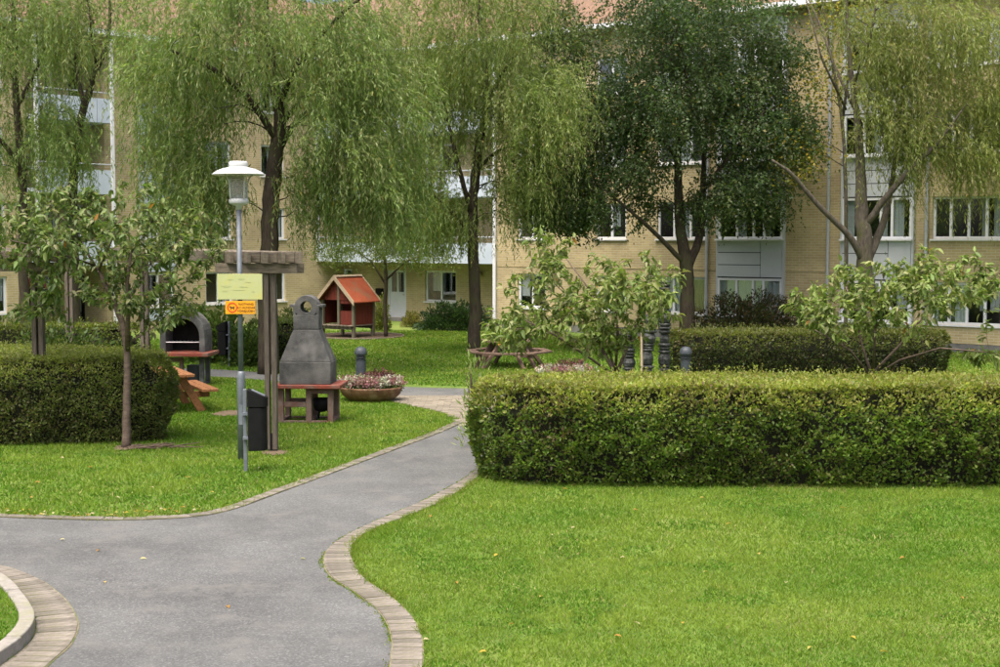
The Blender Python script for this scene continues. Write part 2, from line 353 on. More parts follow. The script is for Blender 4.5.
def lnoise(P, f, seed=0):
    """lattice noise -1..1 in three dimensions"""
    P = np.asarray(P, float); P = np.c_[P, np.zeros((len(P), 3 - P.shape[1]))] if P.shape[1] < 3 else P[:, :3]
    Q = P * f + seed * 17.31; i = np.floor(Q).astype(np.int64); t = Q - i; t = t * t * (3 - 2 * t); o = np.zeros(len(P))
    for a in (0, 1):
        for b in (0, 1):
            for c in (0, 1):
                h = np.sin((i[:, 0] + a) * 127.1 + (i[:, 1] + b) * 311.7 + (i[:, 2] + c) * 74.7 + seed * 3.7) * 43758.5453; h = h - np.floor(h)
                o += (h * 2 - 1) * (t[:, 0] if a else 1 - t[:, 0]) * (t[:, 1] if b else 1 - t[:, 1]) * (t[:, 2] if c else 1 - t[:, 2])
    return o
def sheet(name, poly, z, mat, kind='structure', label=None):
    n = len(poly); me = bpy.data.meshes.new(name)
    me.from_pydata([(p[0], p[1], z) for p in poly], [], [tuple(range(n))]); me.update()
    import bmesh
    b = bmesh.new(); b.from_mesh(me); bmesh.ops.triangulate(b, faces=b.faces)
    for f in b.faces:
        if f.normal.z < 0: f.normal_flip()
    b.to_mesh(me); b.free()
    me.materials.append(mat); o = bpy.data.objects.new(name, me); COL.objects.link(o); o['kind'] = kind
    return o

# ================================================================== GROUND AND PATHS
sheet('lawn', [(-400, -60), (400, -60), (400, 700), (-400, 700)], 0, M['soil'])
left_edge = smooth_line(GP([(-220, 512), (-60, 513), (60, 517), (130, 518), (190, 515), (225, 508), (275, 490), (330, 470), (390, 448), (430, 433), (456, 422)]), k=4)
inner = smooth_line(GP([(485, 463), (466, 478), (432, 497), (396, 513), (362, 528), (338, 541), (326, 552), (323, 564), (331, 578), (354, 593), (377, 611), (389, 631), (391, 655), (383, 690), (360, 740)]), k=4)
outer = smooth_line(GP([(487, 469), (468, 486), (438, 504), (407, 517), (378, 528), (360, 538), (352, 549), (354, 563), (366, 580), (391, 597), (411, 616), (421, 634), (424, 658), (418, 695), (396, 750)]), k=4)
kerb_out = smooth_line(GP([(-120, 566), (-50, 571), (-15, 579), (5, 588), (20, 602), (31, 617), (35, 627), (33, 638), (22, 651), (0, 667), (-45, 697), (-110, 740)]), k=3)
band_out = smooth_line(GP([(-140, 557), (-60, 559), (0, 566), (22, 572.5), (45, 583), (65, 599), (76, 615), (79, 628), (72, 645), (57, 659), (35, 678), (-20, 715)]), k=3)
far_low = smooth_line(GP([(-120, 372), (0, 372), (110, 373), (220, 377.5), (277, 382), (340, 389), (392, 396), (430, 396.5), (470, 397), (560, 398), (700, 400)]), k=4)
far_up = smooth_line(GP([(-120, 366), (0, 366), (110, 367), (220, 370), (277, 374.5), (340, 380), (400, 386.5), (430, 388), (470, 388.8), (560, 390), (700, 392)]), k=4)
main_poly = np.vstack([left_edge, GP([(466, 414), (490, 432)]), inner, GP([(60, 800), (-400, 800), (-420, 520)])])
cross_poly = np.vstack([far_low, far_up[::-1]])
junction_poly = GP([(386, 396.5), (392, 402), (416, 407), (434, 410.5), (459, 419), (456, 423), (490, 432), (500, 398), (470, 396.6), (430, 396.2)])
sheet('path', main_poly, .004, M['asphalt'])
sheet('footpath', cross_poly, .008, M['asphalt'])
jn = sheet('junction_paving', junction_poly, .012, M['sand'])
edge_poly = np.vstack([inner, outer[::-1]])
band_poly = np.vstack([band_out, kerb_out[::-1]])
re = sheet('path_edging', edge_poly, .010, M['sand'])
be = sheet('corner_edging', band_poly, .010, M['sand'])
lw = .17
tn = np.gradient(left_edge, axis=0); tn /= np.linalg.norm(tn, axis=1)[:, None]; nr = np.stack([tn[:, 1], -tn[:, 0]], 1)
left_in = left_edge + nr * lw
le = sheet('lawn_edging', np.vstack([left_edge, left_in[::-1]]), .010, M['sand'])

pb = MB(); pb.box((0, 0, 0), (1, 1, 1)); _p = pb.build('paver', M['paver'], bevel=0)
import bmesh as _bm
_b = _bm.new(); _b.from_mesh(_p.data); _bm.ops.bevel(_b, geom=list(_b.edges), offset=.05, segments=1, affect='EDGES'); _b.to_mesh(_p.data); _b.free()
PAVER = _p.data; bpy.data.objects.remove(_p)
PAVERL = PAVER.copy(); PAVERL.materials.clear(); PAVERL.materials.append(M['paverlight'])
def resample(line, step):
    d = np.r_[0, np.cumsum(np.linalg.norm(np.diff(line, axis=0), axis=1))]; n = max(2, int(d[-1] / step)); t = np.linspace(0, d[-1], n + 1)
    return np.stack([np.interp(t, d, line[:, 0]), np.interp(t, d, line[:, 1])], 1)
def put_paver(c, lx, ly, ang, z, parent, me):
    o = bpy.data.objects.new('paver', me); COL.objects.link(o); o.parent = parent
    o.location = (c[0], c[1], z + random.uniform(-.0025, .0025)); o.scale = (lx, ly, .05)
    o.rotation_euler = (random.uniform(-.008, .008), random.uniform(-.008, .008), ang)
def band_pavers(a, b, step, parent, mat=M['paver'], z=.018, gap=.004, lim=None, b_ref=True):
    """pavers laid square to line a, reaching across to line b"""
    ar = resample(a, step); tt = np.gradient(ar, axis=0); tt /= np.linalg.norm(tt, axis=1)[:, None]
    for _ in range(3): tt[1:-1] = (tt[:-2] + tt[1:-1] * 2 + tt[2:]) / 4
    tt /= np.linalg.norm(tt, axis=1)[:, None]; nn = np.stack([tt[:, 1], -tt[:, 0]], 1)
    bd = resample(b, .03); w = np.linalg.norm(bd[None] - ar[:, None], axis=2)
    sg = np.sign(((bd[w.argmin(1)] - ar) * nn).sum(1)); w = w.min(1)
    if sg.sum() < 0: nn = -nn
    br = ar + nn * w[:, None]
    for i in range(len(ar) - 1):
        c = (ar[i] + br[i + 1]) / 2
        if lim and not lim(c): continue
        q = np.array([ar[i], ar[i + 1], br[i + 1], br[i]]); m_ = q.mean(0); q = m_ + (q - m_) * np.array([1 - gap / step * 2.2]) ; 
        zt = z + random.uniform(-.003, .003); p = MB(); qq = m_ + (q - m_) * .985
        n_ = 4; p.add([(x - m_[0], y - m_[1], -.03) for x, y in q] + [(x - m_[0], y - m_[1], zt - .004) for x, y in q] + [(x - m_[0], y - m_[1], zt + random.uniform(-.0015, .0015)) for x, y in qq],
                      [(k, (k + 1) % 4, 4 + (k + 1) % 4, 4 + k) for k in range(4)] + [(4 + k, 4 + (k + 1) % 4, 8 + (k + 1) % 4, 8 + k) for k in range(4)] + [(8, 9, 10, 11)])
        p.build('paver', mat, parent, loc=(m_[0], m_[1], 0))
band_pavers(inner, outer, .115, re)
band_pavers(kerb_out, band_out, .13, be)
band_pavers(left_edge, left_in, .24, le, lim=lambda c: c[0] > -7.2)
jb = junction_poly.min(0); jt = junction_poly.max(0)
for i in range(14):
    for j in range(40):
        c = np.array([jb[0] + i * .26 + (j % 2) * .13, jb[1] + j * .21])
        if inside(c[None], junction_poly)[0]: put_paver(c, .25, .2, 0, -.004, jn, PAVERL)
# raised kerb round the corner lawn
cn = np.gradient(kerb_out, axis=0); cn /= np.linalg.norm(cn, axis=1)[:, None]; kn = np.stack([cn[:, 1], -cn[:, 0]], 1)
kerb_in = kerb_out + kn * .13
if np.linalg.norm(kerb_in[16] - G(-60, 630)) > np.linalg.norm(kerb_out[16] - G(-60, 630)): kerb_in = kerb_out - kn * .13
kr = sheet('corner_lawn', np.vstack([kerb_in, GP([(-250, 760), (-300, 570)])]), .105, M['soil'])
for i in range(0, len(kerb_out) - 1, 4):
    j = min(i + 4, len(kerb_out) - 1); o_, n_ = kerb_out[i:j + 1].copy(), kerb_in[i:j + 1].copy()
    o_[-1] += (o_[-2] - o_[-1]) * .03; n_[-1] += (n_[-2] - n_[-1]) * .03
    kb = MB(); kb.prism([tuple(p) for p in np.vstack([o_, n_[::-1]])], -.05, .125 + .004 * (i % 3), 'z'); kb.build('kerb_stone', M['kerb'], kr, bevel=.012)
# mulch below the playhouse, bare dirt spots
el = lambda cx, cy, rx, ry, n=36, w=.06: [(cx + rx * math.cos(2 * math.pi * k / n) * (1 + random.uniform(-w, w)), cy + ry * math.sin(2 * math.pi * k / n) * (1 + random.uniform(-w, w))) for k in range(n)]
pc = G(360, 337.2); mul = el(pc[0], pc[1] + .3, 1.5, 1.6, w=.02)
sheet('mulch_bed', mul, .02, M['mulch'])
ds = []
for px, py, rx, ry in ((228, 413.5, .28, .45), (275, 453, .2, .25), (128, 448, .22, .3)):
    c = G(px, py); poly = el(c[0], c[1], rx, ry, 24, .18); ds.append(poly); sheet('bare_ground', poly, .006 + .003 * len(ds), M['dirt'])
# low border round the mulch bed
tb = MB(); tb.tube([(p[0], p[1], .02) for p in mul] + [(mul[0][0], mul[0][1], .02)], .04, 6); tag(tb.build('bed_border', M['oldwood'], smooth=True), 'low timber border round the bark bed under the red playhouse', 'border')

# ---- grass blades
BAN = [main_poly, cross_poly, junction_poly, edge_poly, band_poly, mul] + ds
def grass(name, poly, dens, hgt, wid, ban=BAN, z=0, label=None, extra=None):
    lo, hi = poly.min(0), poly.max(0); n = int((hi - lo).prod() * dens); P = RNG.uniform(lo, hi, (n, 2)); k = inside(P, poly)
    for b in ban:
        # blades lean a little over the edges of paths
        k &= ~inside(P + RNG.normal(0, .022, P.shape), np.array(b))
    P = P[k]; n = len(P)
    patch = .6 * lnoise(P, .9, 3) + .3 * lnoise(P, 2.1, 4); fine = .7 * lnoise(P, 5, 5) + .4 * lnoise(P, 11, 6); big = .6 * lnoise(P, .28, 8)
    mixv = np.clip(.5 + .75 * patch + .45 * fine + .6 * big + RNG.normal(0, .22, n), 0, 1)[:, None]
    C = np.array([.078, .172, .011]) * (1 - mixv) + np.array([.178, .252, .034]) * mixv
    clov = (lnoise(P, 1.5, 12) + .5 * lnoise(P, 4, 13) > .42) & (RNG.random(n) < .6); C[clov] = cols(clov.sum(), [(.090, .19, .018), (.125, .225, .032), (.072, .155, .014)], .2)
    dry = RNG.random(n) < .03 + .30 * np.clip(lnoise(P, .55, 15) + .4 * lnoise(P, 2.5, 16) - .35, 0, 1); C[dry] = np.array([.30, .27, .12]); C *= RNG.uniform(.62, 1.36, (n, 1))
    D = np.c_[RNG.normal(0, .5, (n, 2)), np.ones(n) * .8]
    L = hgt * RNG.uniform(.5, 1.3, n) * np.clip(1 + .6 * fine, .4, 2); wid = np.where(clov, wid * 1.9, wid); L = np.where(clov, L * .75, L); P3 = np.c_[P, np.full(n, z)]
    return leaf_mesh(name, P3, D, rvec(n) * [1, 1, .2], L, wid * RNG.uniform(.7, 1.4, n), C, M['grass'], shape='blade', kind='stuff')
def gl(o, label): o['label'] = label; o['category'] = 'grass'; return o
right_lawn = np.vstack([outer[1:], GP([(430, 760), (1060, 760), (1060, 470), (475, 470)])])
ry = right_lawn.copy()
gl(grass('grass', np.vstack([outer[1:], GP([(430, 760), (1080, 760), (1080, 560), (352, 560)])]), 3900, .042, .008), 'short mown grass blades on the open lawn before the long hedge')
gl(grass('grass', np.vstack([GP([(352, 561), (352, 546)]), outer[1:20][::-1], GP([(1080, 470), (1080, 561)])]), 2300, .050, .010), 'mown grass along the foot of the long clipped hedge')
left_lawn = np.vstack([left_edge, GP([(459, 419), (434, 411), (416, 407), (392, 402), (386, 397)]), far_low[:30][::-1], GP([(-200, 400)])])
gl(grass('grass', left_lawn, 1250, .06, .0145), 'mown grass round the grills, lamp and picnic table')
gl(grass('grass', GP([(150, 368), (400, 385), (470, 387), (700, 391), (700, 345), (500, 331), (320, 331), (150, 340)]), 330, .07, .028), 'distant mown grass between footpath and apartment building')
gl(grass('grass', GP([(940, 400), (1100, 400), (1100, 356), (940, 352)]), 330, .07, .028), 'distant mown grass between clipped hedge end and yellow brick wall')
gl(grass('grass', np.vstack([kerb_in, GP([(-110, 760), (-140, 570)])]), 3500, .05, .0085, ban=[], z=.105), 'short grass inside the raised corner kerb')
# shaggy fringe along the path edges
fr = np.vstack([outer[2:] + RNG.normal(0, .01, outer[2:].shape)]); 
def fringe(line, label, off, dens=420, h=.055, w=.009):
    d = np.linalg.norm(np.diff(line, axis=0), axis=1); ln = d.sum(); n = int(ln * dens); t = RNG.random(n) * ln; cd = np.r_[0, np.cumsum(d)]
    P = np.stack([np.interp(t, cd, line[:, 0]), np.interp(t, cd, line[:, 1])], 1) + RNG.normal(0, off, (n, 2))
    keep = lnoise(P, 3.5, 2) + .6 * lnoise(P, 9, 3) + RNG.normal(0, .25, n) > -.05; P = P[keep]; n = len(P)
    C = cols(n, [(.09, .17, .012), (.16, .20, .03), (.20, .18, .06)], .2, [.5, .35, .15])
    gl(leaf_mesh('grass', np.c_[P, np.full(n, .004)], np.c_[RNG.normal(0, .8, (n, 2)), np.ones(n) * .6], rvec(n), h * RNG.uniform(.4, 1.2, n), w, C, M['grass'], shape='blade', kind='stuff'), label)
fringe(outer, 'ragged grass fringe over the outer edge of the curved edging', .032, 800, .06, .010)
fringe(inner, 'sparse moss and weeds in the joint beside the curved edging', .02, 420, .02, .014)
fringe(left_edge + nr * .03, 'ragged grass fringe along the lawn edging by the lamp', .06, 420, .06, .013)
fringe(kerb_out, 'weeds sprouting along the foot of the corner kerb', .02, 60, .07, .014)

# ================================================================== BUILDING
STO = 2.52; ZS = [.83 + STO * i for i in range(4)]; WH = 1.25; ZG = H + 2.88 * STO
P1, P2 = at(523, 307.5, .83)[:2], at(965, 325.2, .83)[:2]
du = (P2 - P1) / np.linalg.norm(P2 - P1); RB = math.atan2(du[1], du[0]); dn = np.array([-du[1], du[0]])
def col_on(px, p0, d):       # where pixel column px meets the vertical wall p0 + t d
    r = ray(px, 239)[:2]; A = np.array([[r[0], -d[0]], [r[1], -d[1]]]); s = np.linalg.solve(A, p0); return s[1]
u0 = col_on(497, P1, du); O = P1 + du * u0
U = lambda px: col_on(px, O, du)
uc = U(318)
bld = thing('apartment_building', 'yellow brick apartment block with grey bays and stacked white balconies', 'building', (O[0], O[1], 0), RB)
def wall_with_holes(name, x0, x1, z0, z1, holes, y, parent, mat, depth=.16):
    xs = sorted({x0, x1, *[h[0] for h in holes], *[h[1] for h in holes]}); zs = sorted({z0, z1, *[h[2] for h in holes], *[h[3] for h in holes]})
    m = MB()
    for a, b in zip(xs, xs[1:]):
        for c, d in zip(zs, zs[1:]):
            mx, mz = (a + b) / 2, (c + d) / 2
            if any(h[0] < mx < h[1] and h[2] < mz < h[3] for h in holes): continue
            m.add([(a, y, c), (b, y, c), (b, y, d), (a, y, d)], [(0, 1, 2, 3)])
    for h in holes:
        a, b, c, d = h
        m.add([(a, y, c), (b, y, c), (b, y, d), (a, y, d), (a, y + depth, c), (b, y + depth, c), (b, y + depth, d), (a, y + depth, d)], [(0, 4, 5, 1), (1, 5, 6, 2), (2, 6, 7, 3), (3, 7, 4, 0)])
    me = bpy.data.meshes.new(name); me.from_pydata(m.v, [], m.f); me.materials.append(mat); o = bpy.data.objects.new(name, me); COL.objects.link(o); o.parent = parent
    return o
def window(parent, x0, x1, z0, z1, y, n=2, curtain=0, sill=True, splits=None):
    """window set back in a wall at local y; n panes"""
    f = MB(); t = .075; yy = y + .07; fd = .07
    f.span(x0, x1, yy, yy + fd, z0, z0 + t); f.span(x0, x1, yy, yy + fd, z1 - t, z1)
    sp = splits or [i / n for i in range(n + 1)]; xs = [x0 + (x1 - x0) * s for s in sp]
    for i, x in enumerate(xs):
        a = x if i == 0 else (x - t if i == len(xs) - 1 else x - t / 2)
        f.span(a, a + t, yy - .002, yy + fd + .002, z0 + t, z1 - t)
    w = f.build('window', M['white'], parent)
    for i in range(len(xs) - 1):
        a = xs[i] + t * (1 if i == 0 else .5); b = xs[i + 1] - t * (1 if i == len(xs) - 2 else .5)
        g = MB(); g.span(a, b, yy + .03, yy + .04, z0 + t, z1 - t); g.build('pane', M['glass'], w)
        if curtain and (curtain > 2 or random.random() < .65 * curtain):
            c = MB(); cw = (b - a) * (1 if curtain > 2 else random.uniform(.25, .8)); k = 10; c0 = a if random.random() < .5 else b - cw
            top = z1 - t; bot = z0 + t + (0 if curtain > 2 else random.choice((0, .0, .35)))
            vs = [(c0 + cw * i / k, yy + .10 + .02 * math.sin(i * 2.1), zz) for zz in (bot, top) for i in range(k + 1)]
            c.add(vs, [(i, i + 1, i + k + 2, i + k + 1) for i in range(k)]); c.build('curtain', M['redcurtain'] if curtain == 9 and i == len(xs) - 2 else M['curtain'], w)
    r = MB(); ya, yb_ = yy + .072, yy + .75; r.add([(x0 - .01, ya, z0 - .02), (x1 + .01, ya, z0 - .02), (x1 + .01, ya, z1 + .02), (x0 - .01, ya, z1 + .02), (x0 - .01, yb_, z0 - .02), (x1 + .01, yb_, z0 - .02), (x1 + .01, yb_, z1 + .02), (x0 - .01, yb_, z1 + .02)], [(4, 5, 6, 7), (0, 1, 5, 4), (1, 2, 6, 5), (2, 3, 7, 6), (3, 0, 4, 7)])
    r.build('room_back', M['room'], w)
    if sill:
        s = MB(); s.span(x0 - .05, x1 + .05, y - .07, y + .07, z0 - .05, z0 - .003); s.build('sill', M['white'], w)
    return w
def downpipe(parent, x, y, ztop, r=.05):
    p = MB(); p.tube([(x, y, .05), (x, y, ztop)], r, 10)
    for z in (1.2, 3.6, 6.1, 8.6): p.tube([(x, y, z), (x, y, z + .06)], r * 1.25, 10)
    p.build('downpipe', M['zinc'], parent, smooth=False)
def bay(parent, x0, x1, cur):
    """projecting bay: panels between the windows, all four storeys"""
    yb = -.14; m = MB(); sp = x0 + (x1 - x0) * .67; b = bpy.data.objects.new('bay', None); COL.objects.link(b); b.parent = parent
    for side in (x0, x1):
        m.span(side - .03, side + .03, yb + .01, .1, .45, ZG - .25)
    m.span(x0, x1, yb + .004, yb + .05, .45, .5)
    m.build('bay_side', M['panel'], b)
    bb = MB()
    zz_ = [.5] + [v for z in ZS for v in (z - .03, z + WH + .02)] + [ZG - .25]
    for q in range(0, len(zz_), 2): bb.span(x0 + .03, x1 - .03, yb + .042, yb + .08, zz_[q], zz_[q + 1])
    bb.build('bay_backing', M['room'], b)
    zt = .5
    for i, z in enumerate(ZS):
        k = 3 if i else 1; lo, hi = zt, z - .04; hh = (hi - lo) / k
        for q in range(k):
            p = MB(); p.span(x0 + .04, sp - .012, yb, yb + .04, lo + q * hh + .012, lo + (q + 1) * hh - .012); p.build('panel', M['panel'], b)
        p = MB(); p.span(sp + .012, x1 - .04, yb - .002, yb + .04, lo + .012, hi - .012); p.build('panel', M['panel'], b)
        w = window(parent, x0 + .03, x1 - .03, z, z + WH, yb - .05, 4, cur if i == 0 else 1, True, [0, .30, .56, .72, 1]); w.parent = b
        zt = z + WH + .03
    p = MB(); p.span(x0 + .04, x1 - .04, yb, yb + .04, zt, ZG - .25); p.build('panel', M['panel'], b)
xe = U(1190)
cols_r = [(518, 546, 2), (596, 626, 2), (657, 706, 3)]
holes = []; wins = []
for a, b, n in cols_r:
    for i, z in enumerate(ZS): wins.append((U(a), U(b), z, z + WH, n, 9 if (a == 657 and i == 0) else 1))
for a, b, n in ((932, 1004, 4), (1075, 1120, 3)):
    for i, z in enumerate(ZS): wins.append((U(a), U(b), z, z + WH, n, 1))
bays = [(U(719), U(785)), (U(843), U(914)), (U(1025), U(1062))]
holes = [w[:4] for w in wins] + [(a + .02, b - .02, .5, ZG - .3) for a, b in bays]
wall_with_holes('wall', 0, xe, .28, ZG, holes, 0, bld, M['brick'])
for xx, dd in ((0, 1.45), (xe, 11)):
    e = MB(); e.add([(xx, 0, .28), (xx, dd, .28), (xx, dd, ZG), (xx, 0, ZG)], [(0, 1, 2, 3)]); e.build('end_wall', M['brick'], bld)
pl = MB(); pl.span(0, xe, .01, .2, 0, .28); pl.build('plinth', M['plinth'], bld)
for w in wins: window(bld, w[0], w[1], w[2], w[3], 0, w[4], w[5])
for k, (a, b) in enumerate(bays): bay(bld, a, b, 3 if k == 0 else 1)
for px in (708, 829, 927, 1068): downpipe(bld, U(px), -.08, ZG - .05)
# rowlock courses above ground floor windows
for z in (2.32,): 
    rc = MB(); rc.span(.02, xe, -.012, .02, z, z + .035); rc.build('brick_course', M['brick'], bld)
# recessed part with balconies
RD = 1.5
UR = lambda px: col_on(px, O + dn * RD, du)
rw = [(UR(425), UR(456)), (UR(335), UR(352))]; dr = (UR(387), UR(406))
rholes = []
for i, z in enumerate(ZS):
    for a, b in rw: rholes.append((a, b, z, z + WH))
    rholes.append((dr[0], dr[1], .12 + STO * i, .12 + STO * i + 1.95))
wall_with_holes('wall', uc, 0, .0, ZG, rholes, RD, bld, M['brick'])
for i, z in enumerate(ZS):
    for a, b in rw: window(bld, a, b, z, z + WH, RD, 2, 1)
    z0 = .12 + STO * i
    d = MB(); t = .09
    d.span(dr[0], dr[0] + t, RD + .05, RD + .12, z0, z0 + 1.95); d.span(dr[1] - t, dr[1], RD + .05, RD + .12, z0, z0 + 1.95); d.span(dr[0] + t, dr[1] - t, RD + .05, RD + .12, z0 + 1.95 - t, z0 + 1.95)
    d.span(dr[0] + t, dr[1] - t, RD + .07, RD + .11, z0, z0 + 1.05)
    mid = (dr[0] + dr[1]) / 2
    for a, b in ((dr[0] + t, dr[0] + t + .1), (mid - .05, mid + .05), (dr[1] - t - .1, dr[1] - t)): d.span(a, b, RD + .071, RD + .11, z0 + 1.05, z0 + 1.95 - t)
    do = d.build('door', M['door'], bld)
    for a, b in ((dr[0] + t + .1, mid - .05), (mid + .05, dr[1] - t - .1)):
        g = MB(); g.span(a, b, RD + .085, RD + .09, z0 + 1.06, z0 + 1.95 - t); g.build('pane', M['glass'], do)
        g = MB(); g.span(a - .03, b + .03, RD + .13, RD + .14, z0 + 1.0, z0 + 1.95); g.build('room_back', M['room'], do)
    hd = MB(); hd.tube([(dr[1] - t - .05, RD + .03, z0 + .95), (dr[1] - t - .17, RD + .03, z0 + .95)], .012, 6); hd.build('handle', M['steel'], do)
    st_ = MB(); st_.span(dr[0] - .15, dr[1] + .15, RD - .45, RD + .05, z0 - .12, z0 - .01)
    if i == 0: st_.build('door_step', M['plinth'], bld)
zb = [H - .37 * STO + STO * i for i in range(3)]
edges = [uc + .05, uc + (0 - uc) * .5, -.12]
for z in zb:
    for a, b in zip(edges, edges[1:]):
        bal = MB(); bal.span(a, b - .02, .02, RD - .01, z, z + .16); bo = bal.build('balcony', M['bluepanel'], bld)
        n = 4; w = (b - .02 - a) / n
        for q in range(n):
            p = MB(); p.span(a + q * w + .012, a + (q + 1) * w - .012, -.02, .015, z + .0, z + .78); p.build('parapet_panel', M['bluepanel'], bo)
        r = MB(); r.tube([(a, 0, z + 1.0), (b - .02, 0, z + 1.0)], .025, 8)
        for q in range(2 * n + 1): r.tube([(a + .02 + q * (b - .06 - a) / (2 * n), 0, z + .78), (a + .02 + q * (b - .06 - a) / (2 * n), 0, z + 1.0)], .012, 6)
        r.build('railing', M['zinc'], bo)
for x in (edges[0], edges[1], -.07):
    zl = .02 if x > -.1 else zb[0]; p = MB(); p.span(x - .06, x + .06, -.1, -.022, zl, ZG - .1); p.build('balcony_post', M['white'], bld)
# wall lamps beside the doors
wl = MB(); wl.lathe([(.02, 0), (.12, .02), (.13, .1), (.05, .2)], 12, (UR(481), RD - .13, 1.9)); wl.build('wall_lamp', M['soffit'], bld)
mb_ = MB(); mb_.span(dr[0] - .55, dr[0] - .2, RD - .14, RD - .01, .95, 1.3); mb_.build('mailbox', M['black'], bld)
# roof with gutter
def roof(parent, x0, x1, depth, y0=-.45):
    m = MB(); rise = depth * .62; k = math.hypot(depth, rise)
    m.add([(x0, y0, 0), (x1, y0, 0), (x1, y0 + depth, rise), (x0, y0 + depth, rise), (x1, y0 + 2 * depth, 0), (x0, y0 + 2 * depth, 0)], [(0, 1, 2, 3), (3, 2, 4, 5)])
    m.add([(x0, y0, -.12), (x1, y0, -.12), (x1, y0 + 2 * depth, -.12), (x0, y0 + 2 * depth, -.12)], [(0, 3, 2, 1)])
    m.add([(x0, y0, -.12), (x0, y0 + depth, rise - .02), (x0, y0 + 2 * depth, -.12), (x1, y0, -.12), (x1, y0 + depth, rise - .02), (x1, y0 + 2 * depth, -.12)], [(0, 1, 2), (3, 5, 4)])
    r = m.build('roof', M['roof'], parent, loc=(0, 0, ZG + .12))
    g = MB(); g.span(x0, x1, y0 - .12, y0 + .005, -.16, .01); g.build('gutter', M['white'], r)
    s = MB(); s.span(x0 + .02, x1 - .02, y0 + .02, .2, -.17, -.123); s.build('soffit', M['soffit'], r)
roof(bld, uc - 5.5, xe, 5.6)

# left wing, at right angles to the first, facing it across the lawn
C0 = O + du * uc; ld = dn          # local x of the wing points away from the viewer
V = lambda px: col_on(px, C0, ld)
lx0 = V(-170); LO = C0 + ld * lx0; L = -lx0
lwg = thing('apartment_building', 'yellow brick apartment wing with pale balconies behind the pergola and willows', 'building', (LO[0], LO[1], 0), RB + math.pi / 2)
X = lambda px: V(px) - lx0
lh = []; lwin = []
for a, b, n in ((-120, -85, 2), (-40, 6, 3), (142, 174, 2), (205, 232, 2), (262, 285, 2)):
    for i, z in enumerate(ZS): lwin.append((X(a), X(b), z, z + WH, n)); 
bx0, bx1 = X(28), X(106)
lh = [w[:4] for w in lwin] + [(bx0, bx1, .3, ZG - .3)]
wall_with_holes('wall', 0, L + RD, 0, ZG, lh, 0, lwg, M['brick'], .2)
for w in lwin: window(lwg, w[0], w[1], w[2], w[3], 0, w[4], 1)
bw = []
for i, z in enumerate(ZS): bw.append((bx0 + .6, bx0 + 2.0, z, z + WH)); bw.append((bx0 + 2.6, bx0 + 3.5, z - .6, z + WH))
wall_with_holes('wall', bx0 - .02, bx1 + .02, 0, ZG, bw, 1.4, lwg, M['brick'])
for q, w in enumerate(bw): window(lwg, w[0], w[1], w[2], w[3], 1.4, 2 if q % 2 == 0 else 1, 1)
sw = MB(); sw.span(bx0 - .1, bx0 - .001, .01, 1.4, 0, ZG - .05); sw.span(bx1 + .001, bx1 + .1, .01, 1.4, 0, ZG - .05); sw.build('recess_side', M['brick'], lwg)
for z in zb:
    bal = MB(); bal.span(bx0 + .01, bx1 - .01, -.5, 1.38, z, z + .16); bo = bal.build('balcony', M['bluepanel'], lwg); n = 5; w = (bx1 - bx0 - .04) / n
    for q in range(n):
        p = MB(); p.span(bx0 + .02 + q * w + .012, bx0 + .02 + (q + 1) * w - .012, -.54, -.505, z, z + .85); p.build('parapet_panel', M['bluepanel'], bo)
    r = MB(); r.tube([(bx0 + .02, -.52, z + 1.05), (bx1 - .02, -.52, z + 1.05)], .025, 8); r.build('railing', M['zinc'], bo)
for x in (bx0 + .05, bx1 - .05):
    p = MB(); p.box((x, -.58, ZG / 2 - .1), (.1, .1, ZG - .2)); p.build('balcony_post', M['white'], lwg)
for i, z in enumerate(ZS):          # white panels under the windows right of the brick pier
    p = MB(); lo = .3 if i == 0 else ZS[i - 1] + WH + .05; p.span(X(141), X(175), -.03, -.004, lo, z - .06); p.build('panel', M['bluepanel'], lwg)
downpipe(lwg, X(139.5), -.07, ZG - .05)
roof(lwg, -1, L + 5, 5.6)

